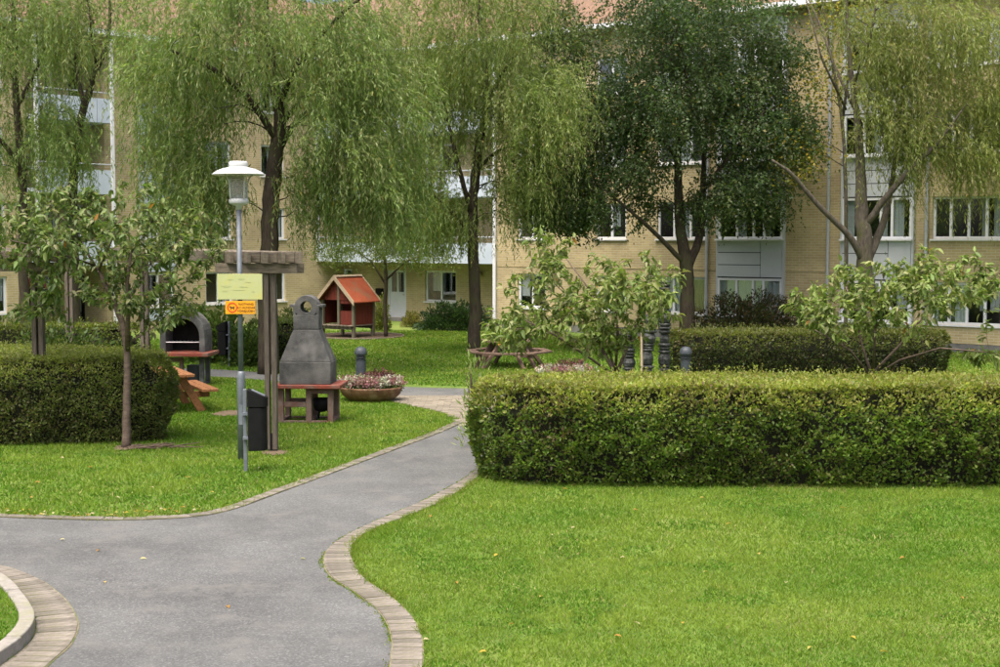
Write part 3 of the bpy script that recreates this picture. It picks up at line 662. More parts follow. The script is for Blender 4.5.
# ================================================================== STREET LAMP, SIGNS, BINS
def make_lamp(loc, label):
    t = thing('street_lamp', label, 'street lamp', loc)
    p = MB(); p.tube([(0, 0, 0), (0, 0, 1.28), (0, 0, 1.33), (0, 0, 1.36)], [.062, .062, .055, .042], 16); p.build('base_sleeve', M['galv'], t, smooth=True)
    p = MB(); p.tube([(0, 0, 1.34), (0, 0, 3.86)], [.040, .036], 16); po = p.build('pole', M['galv'], t, smooth=True)
    h = MB(); h.span(-.03, .03, -.066, -.05, .55, .85); h.build('service_hatch', M['galv'], po)
    p = MB(); p.lathe([(.04, 3.80), (.05, 3.86), (.125, 3.885), (.145, 3.90), (.145, 3.955), (.12, 3.97), (.0, 3.975)], 24); p.build('lamp_neck', M['lampwhite'], t, smooth=True)
    p = MB(); p.lathe([(.128, 3.97), (.132, 4.15), (.136, 4.31), (.130, 4.31), (.126, 4.15), (.122, 3.972)], 24); p.build('lamp_glass', M['lampglass'], t, smooth=True)
    for k in range(9): 
        p = MB(); p.lathe([(.03, 4.04 + k * .028), (.10, 4.05 + k * .028), (.10, 4.06 + k * .028), (.03, 4.047 + k * .028)], 20); p.build('louvre_ring', M['lampgrid'], t, smooth=True)
    p = MB(); p.lathe([(.05, 3.97), (.055, 4.02), (.03, 4.05), (.03, 4.3)], 16); p.build('lamp_holder', M['lampwhite'], t, smooth=True)
    for k in range(4):
        a = k * math.pi / 2 + .75; c, s = math.cos(a), math.sin(a)
        p = MB(); p.tube([(.14 * c, .14 * s, 3.95), (.15 * c, .15 * s, 4.02), (.155 * c, .155 * s, 4.20), (.19 * c, .19 * s, 4.28), (.25 * c, .25 * s, 4.325)], .011, 6); p.build('bracket', M['lampwhite'], t, smooth=True)
    p = MB(); p.lathe([(.14, 4.33), (.30, 4.325), (.385, 4.318), (.393, 4.325), (.385, 4.338), (.33, 4.378), (.24, 4.415), (.15, 4.435), (.138, 4.445)], 36); sh = p.build('lamp_shade', M['lampwhite'], t, smooth=True)
    p = MB(); p.lathe([(.135, 4.44), (.14, 4.455), (.14, 4.505), (.125, 4.525), (0, 4.53)], 24); p.build('cap', M['lampwhite'], sh, smooth=True)
    return t
lp = G(242, 460); lamp = make_lamp((lp[0], lp[1], 0), 'grey steel lamp post with white hat shade beside the litter bin')
lsc = (AD(240, 161, lp[1])[2]) / 4.53; lamp.scale = (1, 1, lsc)
def sign_at(px0, px1, py0, py1, y):
    a, b = AD(px0, py0, y), AD(px1, py1, y); return (a[0] + b[0]) / 2, b[2], b[0] - a[0], a[2] - b[2]
sy = lp[1] - .075
cx, z0, w, h = sign_at(217, 262.5, 274, 299.5, sy)
sg = thing('sign', 'blank faded lime-yellow board on the lamp post', 'sign', (cx, sy, z0))
b_ = MB(); b_.span(-w / 2, w / 2, -.008, .008, 0, h); bd = b_.build('board', M['signgreen'], sg, bevel=.003)
for k, (x, z, ww, hh) in enumerate(((-.13, .30, .09, .02), (.02, .31, .10, .035), (-.2, .2, .13, .03), (.06, .19, .14, .025), (.12, .26, .1, .015), (-.22, .13, .1, .02), (-.02, .14, .2, .012), (.2, .12, .06, .03))):
    pch = MB(); pch.prism([(x + ww * .5 * math.cos(t) * random.uniform(.6, 1.2), z + hh * .5 * math.sin(t) * random.uniform(.5, 1.3)) for t in np.linspace(0, 6.28, 11)[:-1]], -.0105, -.009); pch.build('faded_mark', M['signmark'], bd)
for zz in (.08, h - .08):
    c = MB(); c.tube([(0, .02, zz), (0, .14, zz)], .05, 12); c.build('clamp', M['galv'], sg)
cx, z0, w, h = sign_at(225.3, 255.3, 301, 314, sy)
so = thing('sign', 'small orange notice with red ring and three lines of print below lime board', 'sign', (cx, sy, z0))
b_ = MB(); b_.span(-w / 2, w / 2, -.006, .006, 0, h); bd = b_.build('board', M['signorange'], so, bevel=.002)
rg = MB(); cxr, czr, ro, ri = -w / 2 + .105, h / 2, .077, .058; n = 28
rg.add([(cxr + r * math.cos(2 * math.pi * k / n), yq, czr + r * math.sin(2 * math.pi * k / n)) for yq in (-.0095, -.0062) for r in (ro, ri) for k in range(n)],
       [(k, (k + 1) % n, n + (k + 1) % n, n + k) for k in range(n)] + [(k, 2 * n + k, 2 * n + (k + 1) % n, (k + 1) % n) for k in range(n)])
rg.build('ring', M['signred'], bd)
dg = MB(); dog = [(-.040, .012), (-.030, .020), (-.018, .008), (.018, .010), (.026, .026), (.034, .020), (.046, .014), (.044, .006), (.030, .004), (.026, -.008), (.030, -.034), (.018, -.034), (.016, -.012), (-.014, -.012), (-.018, -.034), (-.030, -.034), (-.026, -.004)]
dg.prism([(cxr - x * .95, czr + z * .95) for x, z in dog], -.0093, -.0062); dg.build('dog_symbol', M['signblack'], bd)
for k, (txt, sz) in enumerate((('RASTNING', .047), ('AV HUNDAR', .047), ('FÖRBJUDEN', .047))):
    cu = bpy.data.curves.new('lettering', 'FONT'); cu.body = txt; cu.size = sz; cu.align_x = 'CENTER'; cu.extrude = .0012; cu.materials.append(M['signblack'])
    fo = bpy.data.objects.new('lettering', cu); COL.objects.link(fo); fo.parent = bd; fo.location = (.088, -.0085, h - .062 - k * .052); fo.rotation_euler = (math.pi / 2, 0, 0)
    bpy.context.view_layer.update(); lm_ = bpy.data.meshes.new_from_object(fo.evaluated_get(bpy.context.evaluated_depsgraph_get())); lo_ = bpy.data.objects.new('print', lm_); lo_.location, lo_.rotation_euler = fo.location.copy(), fo.rotation_euler.copy(); bpy.data.objects.remove(fo); lo_.name = 'lettering'; COL.objects.link(lo_); lo_.parent = bd
for q in (.05,):
    c = MB(); c.tube([(0, .015, h / 2), (0, .13, h / 2)], .048, 12); c.build('clamp', M['galv'], so)
# litter bin on its own steel post
def make_bin(loc, rz, label):
    t = thing('litter_bin', label, 'litter bin', loc, rz, 'black litter bins on steel posts')
    p = MB(); p.box((0, 0, .6), (.055, .055, 1.2)); p.build('post', M['galv'], t, bevel=.008)
    d, w = .27, .26; x0 = .045
    def rr(xa, xb, ya, yb, r=.1, n=5):
        out = []
        for cx, cy, a0 in ((xb - r, yb - r, 0), (xa + .02, yb - .02, 90), (xa + .02, ya + .02, 180), (xb - r, ya + r, 270)):
            q = r if cx > (xa + xb) / 2 else .02
            out += [(cx + q * math.cos(math.radians(a0 + 90 * k / n)), cy + q * math.sin(math.radians(a0 + 90 * k / n))) for k in range(n + 1)]
        return out
    pr = rr(x0, x0 + d, -w / 2, w / 2)
    b = MB(); b.prism(pr, .32, .94, 'z'); bo = b.build('bin_body', M['black'], t, bevel=.01)
    # hood: back plate higher than the front
    n = len(pr); hd = MB(); pr2 = rr(x0 - .005, x0 + d + .012, -w / 2 - .012, w / 2 + .012)
    vs = [(x, y, .95) for x, y in pr2] + [(x, y, 1.20 - (x - x0) * .42) for x, y in pr2]
    hd.add(vs, [tuple(range(n)), tuple(range(2 * n - 1, n - 1, -1))] + [(i, i + n, (i + 1) % n + n, (i + 1) % n) for i in range(n)]); ho = hd.build('hood', M['black'], t, bevel=.008)
    lid = MB(); lid.add([(x0 + .05, -w / 2 + .03, 1.194), (x0 + d - .03, -w / 2 + .03, 1.105), (x0 + d - .03, w / 2 - .03, 1.105), (x0 + .05, w / 2 - .03, 1.194)], [(0, 1, 2, 3)]); lid.build('ash_plate', M['galv'], ho)
    for z in (.5, .85):
        k = MB(); k.span(-.03, x0 + .03, -.09, .09, z - .02, z + .02); k.build('bin_strap', M['galv'], t)
    return t
bp_ = G(245.8, 472); bin1 = make_bin((bp_[0], bp_[1], 0), math.radians(6), 'black litter bin on steel post beside the white-capped lamp post')
bp2 = G(229.5, 367); bin2 = dup(bin1, (bp2[0], bp2[1], 0), math.radians(165), 'small far litter bin on steel post before leafy shrubs by footpath')
# bollard lights
def make_bollard(loc, label):
    t = thing('bollard_light', label, 'bollard light', loc, 0, 'domed grey bollard lights along the footpath')
    p = MB(); p.lathe([(.115, 0), (.115, .56), (.11, .575), (0, .58)], 24); p.build('shaft', M['darkgrey'], t, smooth=False)
    p = MB(); p.lathe([(.09, .575), (.09, .70), (0, .705)], 24); p.build('lens', M['lampglass'], t)
    for k in range(3):
        p = MB(); p.lathe([(.09, .59 + k * .04), (.125, .585 + k * .04), (.128, .60 + k * .04), (.09, .61 + k * .04)], 24); p.build('louvre', M['darkgrey'], t)
    p = MB(); p.lathe([(.138, .70), (.145, .71), (.145, .745), (.135, .80), (.105, .85), (.06, .88), (0, .89)], 24); p.build('dome_cap', M['darkgrey'], t, smooth=True)
    return t
g = G(361, 385); bo1 = make_bollard((g[0], g[1], 0), 'domed dark grey bollard light behind the round flower bowl')
g = G(685.5, 385); bo2 = dup(bo1, (g[0], g[1], 0), 1, 'domed dark grey bollard light beside the carved dark totems')
# slender garden post at the right
g = G(965, 351); t = thing('garden_lantern', 'slender grey lantern post before the yellow brick wall', 'lantern', (g[0], g[1], 0))
p = MB(); p.tube([(0, 0, 0), (0, 0, 2.75)], [.045, .038], 10); p.build('post', M['galv'], t, smooth=True)
p = MB(); p.lathe([(.05, 2.72), (.10, 2.76), (.11, 3.0), (.10, 3.02)], 12); p.build('lamp_glass', M['galv'], t)
p = MB(); p.lathe([(.16, 3.0), (.15, 3.03), (.04, 3.12), (0, 3.13)], 14); p.build('lamp_shade', M['darkgrey'], t)

# ================================================================== PERGOLA
pA = G(272, 451); pB = G(41, 441); pC = G(146, 385); pD = pC + (pB - pA)
perg = thing('pergola', 'weathered grey timber pergola with notched rafters over the picnic table', 'pergola', (0, 0, 0))
ZB = AD(272, 273, pA[1])[2]
def pergola_post(c, w=.075, gap=.035, shoe=True):
    for s in (-1, 1):
        p = MB(); p.box((c[0] + s * (w + gap) / 2, c[1], ZB / 2 + .06), (w, .14, ZB - .06 + .12)); p.build('post', M['oldwood'], perg, bevel=.006)
    m = MB(); m.box((c[0], c[1], .13), (gap - .006, .10, .30)); m.build('post_shoe', M['black'], perg)
for c in (pA, pB, pC, pD, (pC + pD) / 2 + (0, .4), pB + (pB - pA) * .9): pergola_post(c)
def long(a, b, ext0, ext1, zc, w, h, name, mat, off=0):
    d = unit((b - a)[None])[0]; n = np.array([-d[1], d[0]]) * off; p, q = a - d * ext0 + n, b + d * ext1 + n
    m = MB(); m.bar((p[0], p[1], zc), (q[0], q[1], zc), w, h); return m.build(name, mat, perg, bevel=.006)
fdir = unit((pB - pA)[None])[0]
for c in (pA, pB, pC, pD):
    for off in (-.11, .11): long(c, c + fdir * .36, .52, .52, ZB + .075, .05, .15, 'beam', M['oldwoodh'], off)
for a0, c0 in ((pA, pC), (pB, pD)):
    rdir = unit((c0 - a0)[None])[0]; lr = np.linalg.norm(c0 - a0)
    for k in range(5):
        a = a0 + fdir * (-.40 + k * .29); p, q = a - rdir * .42, a + rdir * (lr + .4)
        m = MB(); m.bar((p[0], p[1], ZB + .245), (q[0], q[1], ZB + .245), .06, .185); m.build('rafter', M['oldwoodh'], perg, bevel=.008)
    for k in range(4):
        a = a0 + fdir * (-.255 + k * .29) - rdir * .2; p, q = a - fdir * .11, a + fdir * .11
        m = MB(); m.bar((p[0], p[1], ZB + .25), (q[0], q[1], ZB + .25), .045, .165); m.build('blocking', M['oldwoodh'], perg, bevel=.006)

# ================================================================== GRILLS
g = G(307, 423); t = thing('barbecue_grill', 'tall grey concrete garden grill with ring-topped chimney and red shelf', 'grill', (g[0], g[1], 0), math.radians(-3))
def legs(t, xs, w, y0, y1, ztop, mat, bar=True):
    for x in xs:
        for y in (y0, y1):
            m = MB(); m.box((x, y, ztop / 2), (.10, .10, ztop)); m.build('leg', mat, t, bevel=.008)
        m = MB(); m.box((x, (y0 + y1) / 2, .035), (.102, y1 - y0 - .09, .07)); m.build('foot_bar', mat, t, bevel=.006)
legs(t, (-.47, .04, .44), .1, 0, .62, .64, M['pinkconcrete'])
for y in (0, .62):
    m = MB(); m.box((-.215, y, .34), (.40, .08, .09)); m.build('cross_bar', M['pinkconcrete'], t, bevel=.006)
    m = MB(); m.box((.24, y, .585), (.30, .08, .09)); m.build('cross_bar', M['pinkconcrete'], t, bevel=.006)
    m = MB(); m.box((-.01, y, .022), (.82, .09, .044)); m.build('cross_bar', M['pinkconcrete'], t, bevel=.006)
m = MB(); m.box((.02, .30, .675), (1.24, .92, .07)); m.build('shelf', M['redconcrete'], t, bevel=.012)
m = MB(); m.box((-.02, .28, .915), (.94, .66, .41)); m.build('firebox', M['concrete'], t, bevel=.015)
m = MB(); a0, a1 = (.465, .32), (.235, .19)
m.add([(-.02 + sx * ax, .28 + sy * ay, z) for z, (ax, ay) in ((1.121, a0), (1.70, a1)) for sx, sy in ((-1, -1), (1, -1), (1, 1), (-1, 1))], [(0, 1, 2, 3), (7, 6, 5, 4)] + [(k, (k + 1) % 4, (k + 1) % 4 + 4, k + 4) for k in range(4)]); m.build('hood', M['concrete'], t, bevel=.015)
m = MB(); m.box((-.02, .28, 1.835), (.47, .37, .262)); ch = m.build('chimney', M['concrete'], t, bevel=.012)
m = MB(); n = 28; R_, r_ = .215, .105; cz = 2.11
prof = []
vs = []
for yq in (.10, .46):
    for k in range(n):
        a = 2 * math.pi * k / n; x, z = R_ * math.cos(a), R_ * math.sin(a)
        if z < -.05: x = math.copysign(.235, x) if abs(x) > 1e-6 else 0
        vs.append((-.02 + max(-.235, min(.235, x * (1.0 if z > -.05 else 1))), yq, cz + max(z, -.045)))
    for k in range(n):
        a = 2 * math.pi * k / n; vs.append((-.02 + r_ * math.cos(a), yq, cz + .03 + r_ * math.sin(a)))
# ring built as a plain annulus standing on the chimney
vs = [(-.02 + r * math.cos(2 * math.pi * k / n), yq, cz + r * math.sin(2 * math.pi * k / n)) for yq in (.10, .46) for r in (R_, r_) for k in range(n)]
fs = []
for k in range(n):
    j = (k + 1) % n; fs += [(k, j, n + j, n + k), (2 * n + k, 3 * n + k, 3 * n + j, 2 * n + j), (k, 2 * n + k, 2 * n + j, j), (n + k, n + j, 3 * n + j, 3 * n + k)]
m.add(vs, fs); m.build('chimney_ring', M['concrete'], t, bevel=.008)
for sx in (-1, 1):
    m = MB(); m.box((-.02 + sx * .215, .28, 2.02), (.05, .355, .26)); m.build('chimney_side', M['concrete'], t, bevel=.008)
    m = MB(); m.box((-.02 + sx * .265, .28, 2.13), (.09, .30, .05)); m.build('chimney_ear', M['concrete'], t, bevel=.008)
g2 = g + np.array([.24, .30]); t = thing('fire_pot', 'black iron pot on a stand under the red grill shelf', 'pot', (g2[0], g2[1], 0))
m = MB(); m.lathe([(.05, .17), (.13, .20), (.165, .28), (.17, .42), (.16, .42), (.12, .25), (0, .22)], 18); m.build('bowl', M['black'], t, smooth=True)
for k in range(3):
    a = k * 2.1; m = MB(); m.tube([(.1 * math.cos(a), .1 * math.sin(a), .19), (.17 * math.cos(a), .17 * math.sin(a), 0)], .012, 6); m.build('leg', M['black'], t)

g = G(183, 386); t = thing('barbecue_grill', 'arched grey stone grill with sooty opening behind the pine picnic table', 'grill', (g[0], g[1], 0), math.radians(-4))
def arch(w, h, r0, n=14): return [(-w, 0), (-w, h)] + [(-w * math.cos(math.pi * k / n), h + r0 * math.sin(math.pi * k / n)) for k in range(1, n)] + [(w, h), (w, 0)]
oa, ia = arch(.52, .38, .55), arch(.39, .36, .40); n = len(oa); Z0 = .78
m = MB(); m.add([(x, y, Z0 + z) for y in (0, .62) for q in (oa, ia) for x, z in q], [f for k in range(n - 1) for f in ((k, k + 1, n + k + 1, n + k), (2 * n + k, 3 * n + k, 3 * n + k + 1, 2 * n + k + 1), (k, 2 * n + k, 2 * n + k + 1, k + 1), (n + k, n + k + 1, 3 * n + k + 1, 3 * n + k))])
m.build('arch', M['concrete'], t, bevel=.012)
m = MB(); m.prism([(x * .99, Z0 + z * .99) for x, z in oa], .55, .60); m.build('back_wall', M['soot'], t)
m = MB(); m.prism([(-.27, Z0 + .84), (-.13, Z0 + 1.08), (-.03, Z0 + 1.13), (.08, Z0 + 1.10), (.27, Z0 + .84), (0, Z0 + .84)], .1, .5); m.build('chimney_stub', M['concrete'], t, bevel=.01)
m = MB(); m.box((0, .18, .735), (1.34, .95, .085)); m.build('shelf', M['redconcrete'], t, bevel=.014)
for k in range(9):
    m = MB(); m.tube([(-.36 + k * .09, .02, Z0 + .22), (-.36 + k * .09, .5, Z0 + .22)], .008, 6); m.build('grate_bar', M['steel'], t)
m = MB(); m.tube([(-.385, .02, Z0 + .22), (.385, .02, Z0 + .22)], .012, 6); m.build('grate_rail', M['steel'], t)
legs(t, (-.50, .44), .1, .02, .5, .69, M['concrete'])
m = MB(); m.box((-.19, .02, .60), (.4, .08, .1)); m.build('cross_bar', M['pinkconcrete'], t)
m = MB(); m.box((-.03, .02, .28), (.09, .09, .56)); m.build('leg', M['pinkconcrete'], t)
m = MB(); m.box((.16, .32, .24), (.26, .26, .44)); m.build('ash_box', M['darkgrey'], t, bevel=.02)

# ================================================================== TABLES
def plank(t, name, p, q, w, h, mat): m = MB(); m.bar(p, q, w, h); return m.build(name, mat, t, bevel=.008)
g = G(172, 405); g = at(215, 389, .46)[:2] - np.array([1.15, -.51]); t = thing('picnic_table', 'oiled pine picnic table with benches between clipped hedge and arched grill', 'picnic table', (g[0], g[1], 0), math.radians(115))
LT = 1.9       # local x along the length, y across
for k in range(5): plank(t, 'top_board', (-LT / 2, -.36 + k * .18, .735), (LT / 2, -.36 + k * .18, .735), .165, .055, M['pine'])
for s in (-1, 1):
    for k in range(2): plank(t, 'seat_board', (-LT / 2, s * (.66 + k * .165), .435), (LT / 2, s * (.66 + k * .165), .435), .15, .055, M['pine'])
for x in (-.66, .66):
    for s in (-1, 1): plank(t, 'leg', (x, s * .22, .71), (x, s * .64, 0), .06, .15, M['pine'])
    plank(t, 'seat_beam', (x + .065, -.80, .34), (x + .065, .80, .34), .06, .12, M['pine']); plank(t, 'top_beam', (x + .065, -.38, .65), (x + .065, .38, .65), .06, .10, M['pine'])

g = G(509, 367); t = thing('octagonal_table', 'reddish timber octagonal picnic table with ring bench beside the willow trunk', 'picnic table', (g[0], g[1], 0), .2)
n = 8
def octa(r, k): a = 2 * math.pi * (k + .5) / n; return np.array([r * math.cos(a), r * math.sin(a)])
for k in range(n):
    for r0, r1 in ((.93, 1.03), (1.05, 1.16)):
        m = MB(); a, b, c, d = octa(r0, k) * .995, octa(r0, k + 1) * .995, octa(r1, k + 1) * .995, octa(r1, k) * .995; m.prism([tuple(a), tuple(b), tuple(c), tuple(d)], .40, .445, 'z'); m.build('seat_board', M['reddishwood'], t, bevel=.006)
for k in range(9):
    y = -.64 + k * .16; hw = min(.69, (.69 * 1.414 - abs(y)) if abs(y) > .29 else .69)
    plank(t, 'top_board', (-hw, y, .70), (hw, y, .70), .15, .045, M['reddishwood'])
for k in range(0, n, 2):
    a = 2 * math.pi * (k + .0) / n + .39; c, s = math.cos(a), math.sin(a)
    for q in (-.18, .18):
        plank(t, 'leg', (.36 * c - q * s, .36 * s + q * c, .68), (.95 * c - q * s, .95 * s + q * c, 0), .07, .10, M['reddishwood'])
    plank(t, 'seat_beam', (.2 * c, .2 * s, .35), (1.08 * c, 1.08 * s, .35), .06, .10, M['reddishwood'])

# ================================================================== PLAYHOUSE
g = G(354, 338.5); ang = math.radians(-33)
t = thing('playhouse', 'small red wooden playhouse on stilts with orange-red gable roof', 'playhouse', (g[0], g[1], 0), ang)
PW, PL, FZ, EZ, RZ = 1.45, 1.15, .42, 1.28, 2.02     # front spans local x -PW..0 at y 0; length along y
for x in (-PW + .05, -.05):
    for y in (.05, PL - .05):
        m = MB(); m.box((x, y, EZ / 2), (.10, .10, EZ)); m.build('post', M['postwood'], t, bevel=.006)
for k in range(8): plank(t, 'floor_board', (-PW + .09 + k * (PW - .18) / 7, -.12, FZ), (-PW + .09 + k * (PW - .18) / 7, PL, FZ), .16, .04, M['oldwoodh'])
for y in (.02, PL - .02): plank(t, 'floor_beam', (-PW + .1, y, FZ - .08), (-.1, y, FZ - .08), .06, .11, M['postwood'])
def boards(a, b, z0, z1f, name='wall_board', w=.13, th=.022):
    a, b = np.array(a, float), np.array(b, float); d = np.linalg.norm(b - a); k = int(d / w)
    for i in range(k):
        p, q = a + (b - a) * (i / k), a + (b - a) * ((i + 1) / k); c = (p + q) / 2; s = (i + .5) / k
        m = MB(); rz = math.atan2(b[1] - a[1], b[0] - a[0]); z1 = z1f(s); m.box((c[0], c[1], (z0(s) + z1) / 2), (d / k - .006, th, z1 - z0(s)), rz); m.build(name, M['redpaint'], t)
boards((-.03, .08), (-.03, PL - .08), lambda s: FZ + .03, lambda s: EZ)
boards((-PW + .03, .08), (-PW + .03, PL - .08), lambda s: FZ + .03, lambda s: EZ)
boards((-PW + .1, PL - .06), (-.1, PL - .06), lambda s: FZ + .03, lambda s: EZ)
gab = lambda s: EZ + (RZ - EZ - .06) * (1 - abs(2 * s - 1))
boards((-PW + .02, .03), (-.02, .03), lambda s: EZ - .0, lambda s: gab(s) + .02)
boards((-PW + .02, PL - .03), (-.02, PL - .03), lambda s: EZ, lambda s: gab(s) + .02)
m = MB(); m.box((-PW * .47, .05, (FZ + RZ) / 2 - .06), (.09, .09, RZ - FZ - .12)); m.build('post', M['postwood'], t)
boards((-PW * .42, .05), (-.1, .05), lambda s: FZ + .03, lambda s: .92); boards((-PW * .42, .05), (-.1, .05), lambda s: 1.16, lambda s: EZ - .005)
sl = math.atan2(RZ - EZ, PW / 2); ov = .16
for s in (-1, 1):
    cxm = -PW / 2; a = (cxm, RZ + .03); b = (cxm + s * (PW / 2 + ov * math.cos(sl)), EZ - ov * math.sin(sl) + .03)
    m = MB(); m.prism([a, b, (b[0], b[1] + .035), (a[0], a[1] + .045)], -.14, PL + .14); r = m.build('roof_panel', M['redroof'], t)
    for y0, y1 in ((-.175, -.142), (PL + .142, PL + .175)):
        m = MB(); m.prism([(a[0], a[1] - .08), (b[0] + s * .02, b[1] - .09), (b[0] + s * .02, b[1] + .065), (a[0], a[1] + .085)], y0, y1); m.build('bargeboard', M['trimwood'], r)
m = MB(); m.prism([(-PW / 2 - .08, RZ + .055), (-PW / 2, RZ + .11), (-PW / 2 + .08, RZ + .055), (-PW / 2, RZ + .078)], -.15, PL + .15); m.build('ridge_cap', M['trimwood'], t)

# ================================================================== FLOWER BOWLS AND TOTEMS
def heather(loc, r, h, pal, label, group):
    n = 90; P = np.c_[RNG.normal(0, r * .45, (n, 2)), np.zeros(n)]; D = np.c_[P[:, :2] * 1.6 / r * .35, np.ones(n)]; D = unit(D + RNG.normal(0, .12, (n, 3)))
    Ls = h * RNG.uniform(.6, 1.1, n); Q, DD, LL, CC = [], [], [], []
    for k in range(10):
        f = k / 10; q = P + D * (Ls * f)[:, None]; Q.append(q); DD.append(D * .6 + rvec(n)); LL.append(np.full(n, .06))
        c = cols(n, pal, .25) if k > 3 else cols(n, [(.05, .09, .02), (.08, .10, .03)], .2); CC.append(c)
    o = leaf_mesh('heather_plant', np.vstack(Q), np.vstack(DD), rvec(n * 10), np.hstack(LL), .028, np.vstack(CC), M['petal'])
    o.location = loc; return tag(o, label, 'heather', group)
PINK = [(.24, .13, .13), (.30, .20, .19), (.20, .085, .10)]; WHT = [(.36, .37, .30), (.30, .33, .25), (.40, .37, .34)]; PUR = [(.09, .035, .045), (.13, .05, .055), (.07, .035, .03)]; GRN = [(.10, .14, .05), (.16, .20, .09)]
def bowl(px, py, label, where, sc=1):
    g = G(px, py); t = thing('flower_bowl', label, 'planter', (g[0], g[1], 0))
    m = MB(); m.lathe([(.34, 0), (.46, .035), (.60, .14), (.655, .27), (.66, .30), (.63, .30), (.60, .24), (0, .22)], 30, sx=sc, sy=.8); m.build('bowl', M['terracotta'], t, smooth=True)
    m = MB(); m.lathe([(.60, .25), (0, .262)], 24, sx=sc, sy=.8); m.build('soil', M['mulch'], t)
    spots = [(-.42, -.12, WHT, 'white'), (-.20, -.27, PINK, 'pink'), (.04, -.30, PINK, 'pink'), (.28, -.22, WHT, 'white'), (.46, -.02, PINK, 'pink'), (-.46, .14, PINK, 'pink'), (-.15, .05, WHT, 'white'), (.12, .02, PINK, 'pink'), (.02, .26, PUR, 'dark purple'), (.22, .22, PUR, 'dark purple'), (-.24, .30, GRN, 'green'), (-.02, -.14, GRN, 'green'), (.40, .18, WHT, 'white')]
    for x, y, pal, nm in spots:
        heather((g[0] + x * sc, g[1] + y * .9, .25), .15, .40 if nm == 'dark purple' else .28, pal, nm + ' flowering heather planted in ' + where, 'heather plants in ' + where)
bowl(371, 401, 'rusty brown round flower bowl of heather beside the paved junction', 'the bowl beside the paved junction')
bowl(566, 388, 'rusty brown flower bowl of heather beside the octagonal table', 'the bowl behind the long hedge', .95)
def totem(px, py, h, r, seed, label):
    rr = random.Random(seed); g = G(px, py); t = thing('carved_totem', label, 'sculpture', (g[0], g[1], 0), rr.uniform(0, 3), 'dark carved totems behind the long hedge')
    z = 0; k = 0; bend = rr.uniform(-.08, .08)
    while z < h - .02:
        big = k % 4 == 3; hh = rr.uniform(.16, .30) if big else rr.uniform(.045, .09); a = r * (rr.uniform(.85, 1.05) if not big else rr.uniform(.8, 1.1)); hh = min(hh, h - z)
        prof = [(a * .72, 0), (a * .98, hh * .18), (a * 1.04, hh * .5), (a * .98, hh * .82), (a * .72, hh)] if not big else [(a * .8, 0), (a * .9, hh * .1), (a * 1.0, hh * .5), (a * .82, hh * .9), (a * .7, hh)]
        m = MB(); m.lathe(prof, 12, (bend * math.sin(z * 2.2), bend * math.cos(z * 1.7) * .5, z)); m.build('carved_ring' if not big else 'carved_block', M['totem'], t, smooth=not big); z += hh; k += 1
totem(627, 396, 1.45, .13, 1, 'short dark carved totem beside slender pale stake')
totem(650, 396, 1.75, .15, 2, 'leaning ribbed dark totem between the other two')
totem(664, 393, 2.45, .135, 3, 'tallest dark carved totem of the three beside bollard light')
g = G(641, 398); m = MB(); m.tube([(0, 0, 0), (.01, 0, .7), (0, 0, 1.42)], [.03, .027, .022], 8); o = m.build('stake', M['trimwood']); o.location = (g[0], g[1], 0); tag(o, 'slender pale stake standing between the dark totems', 'stake')

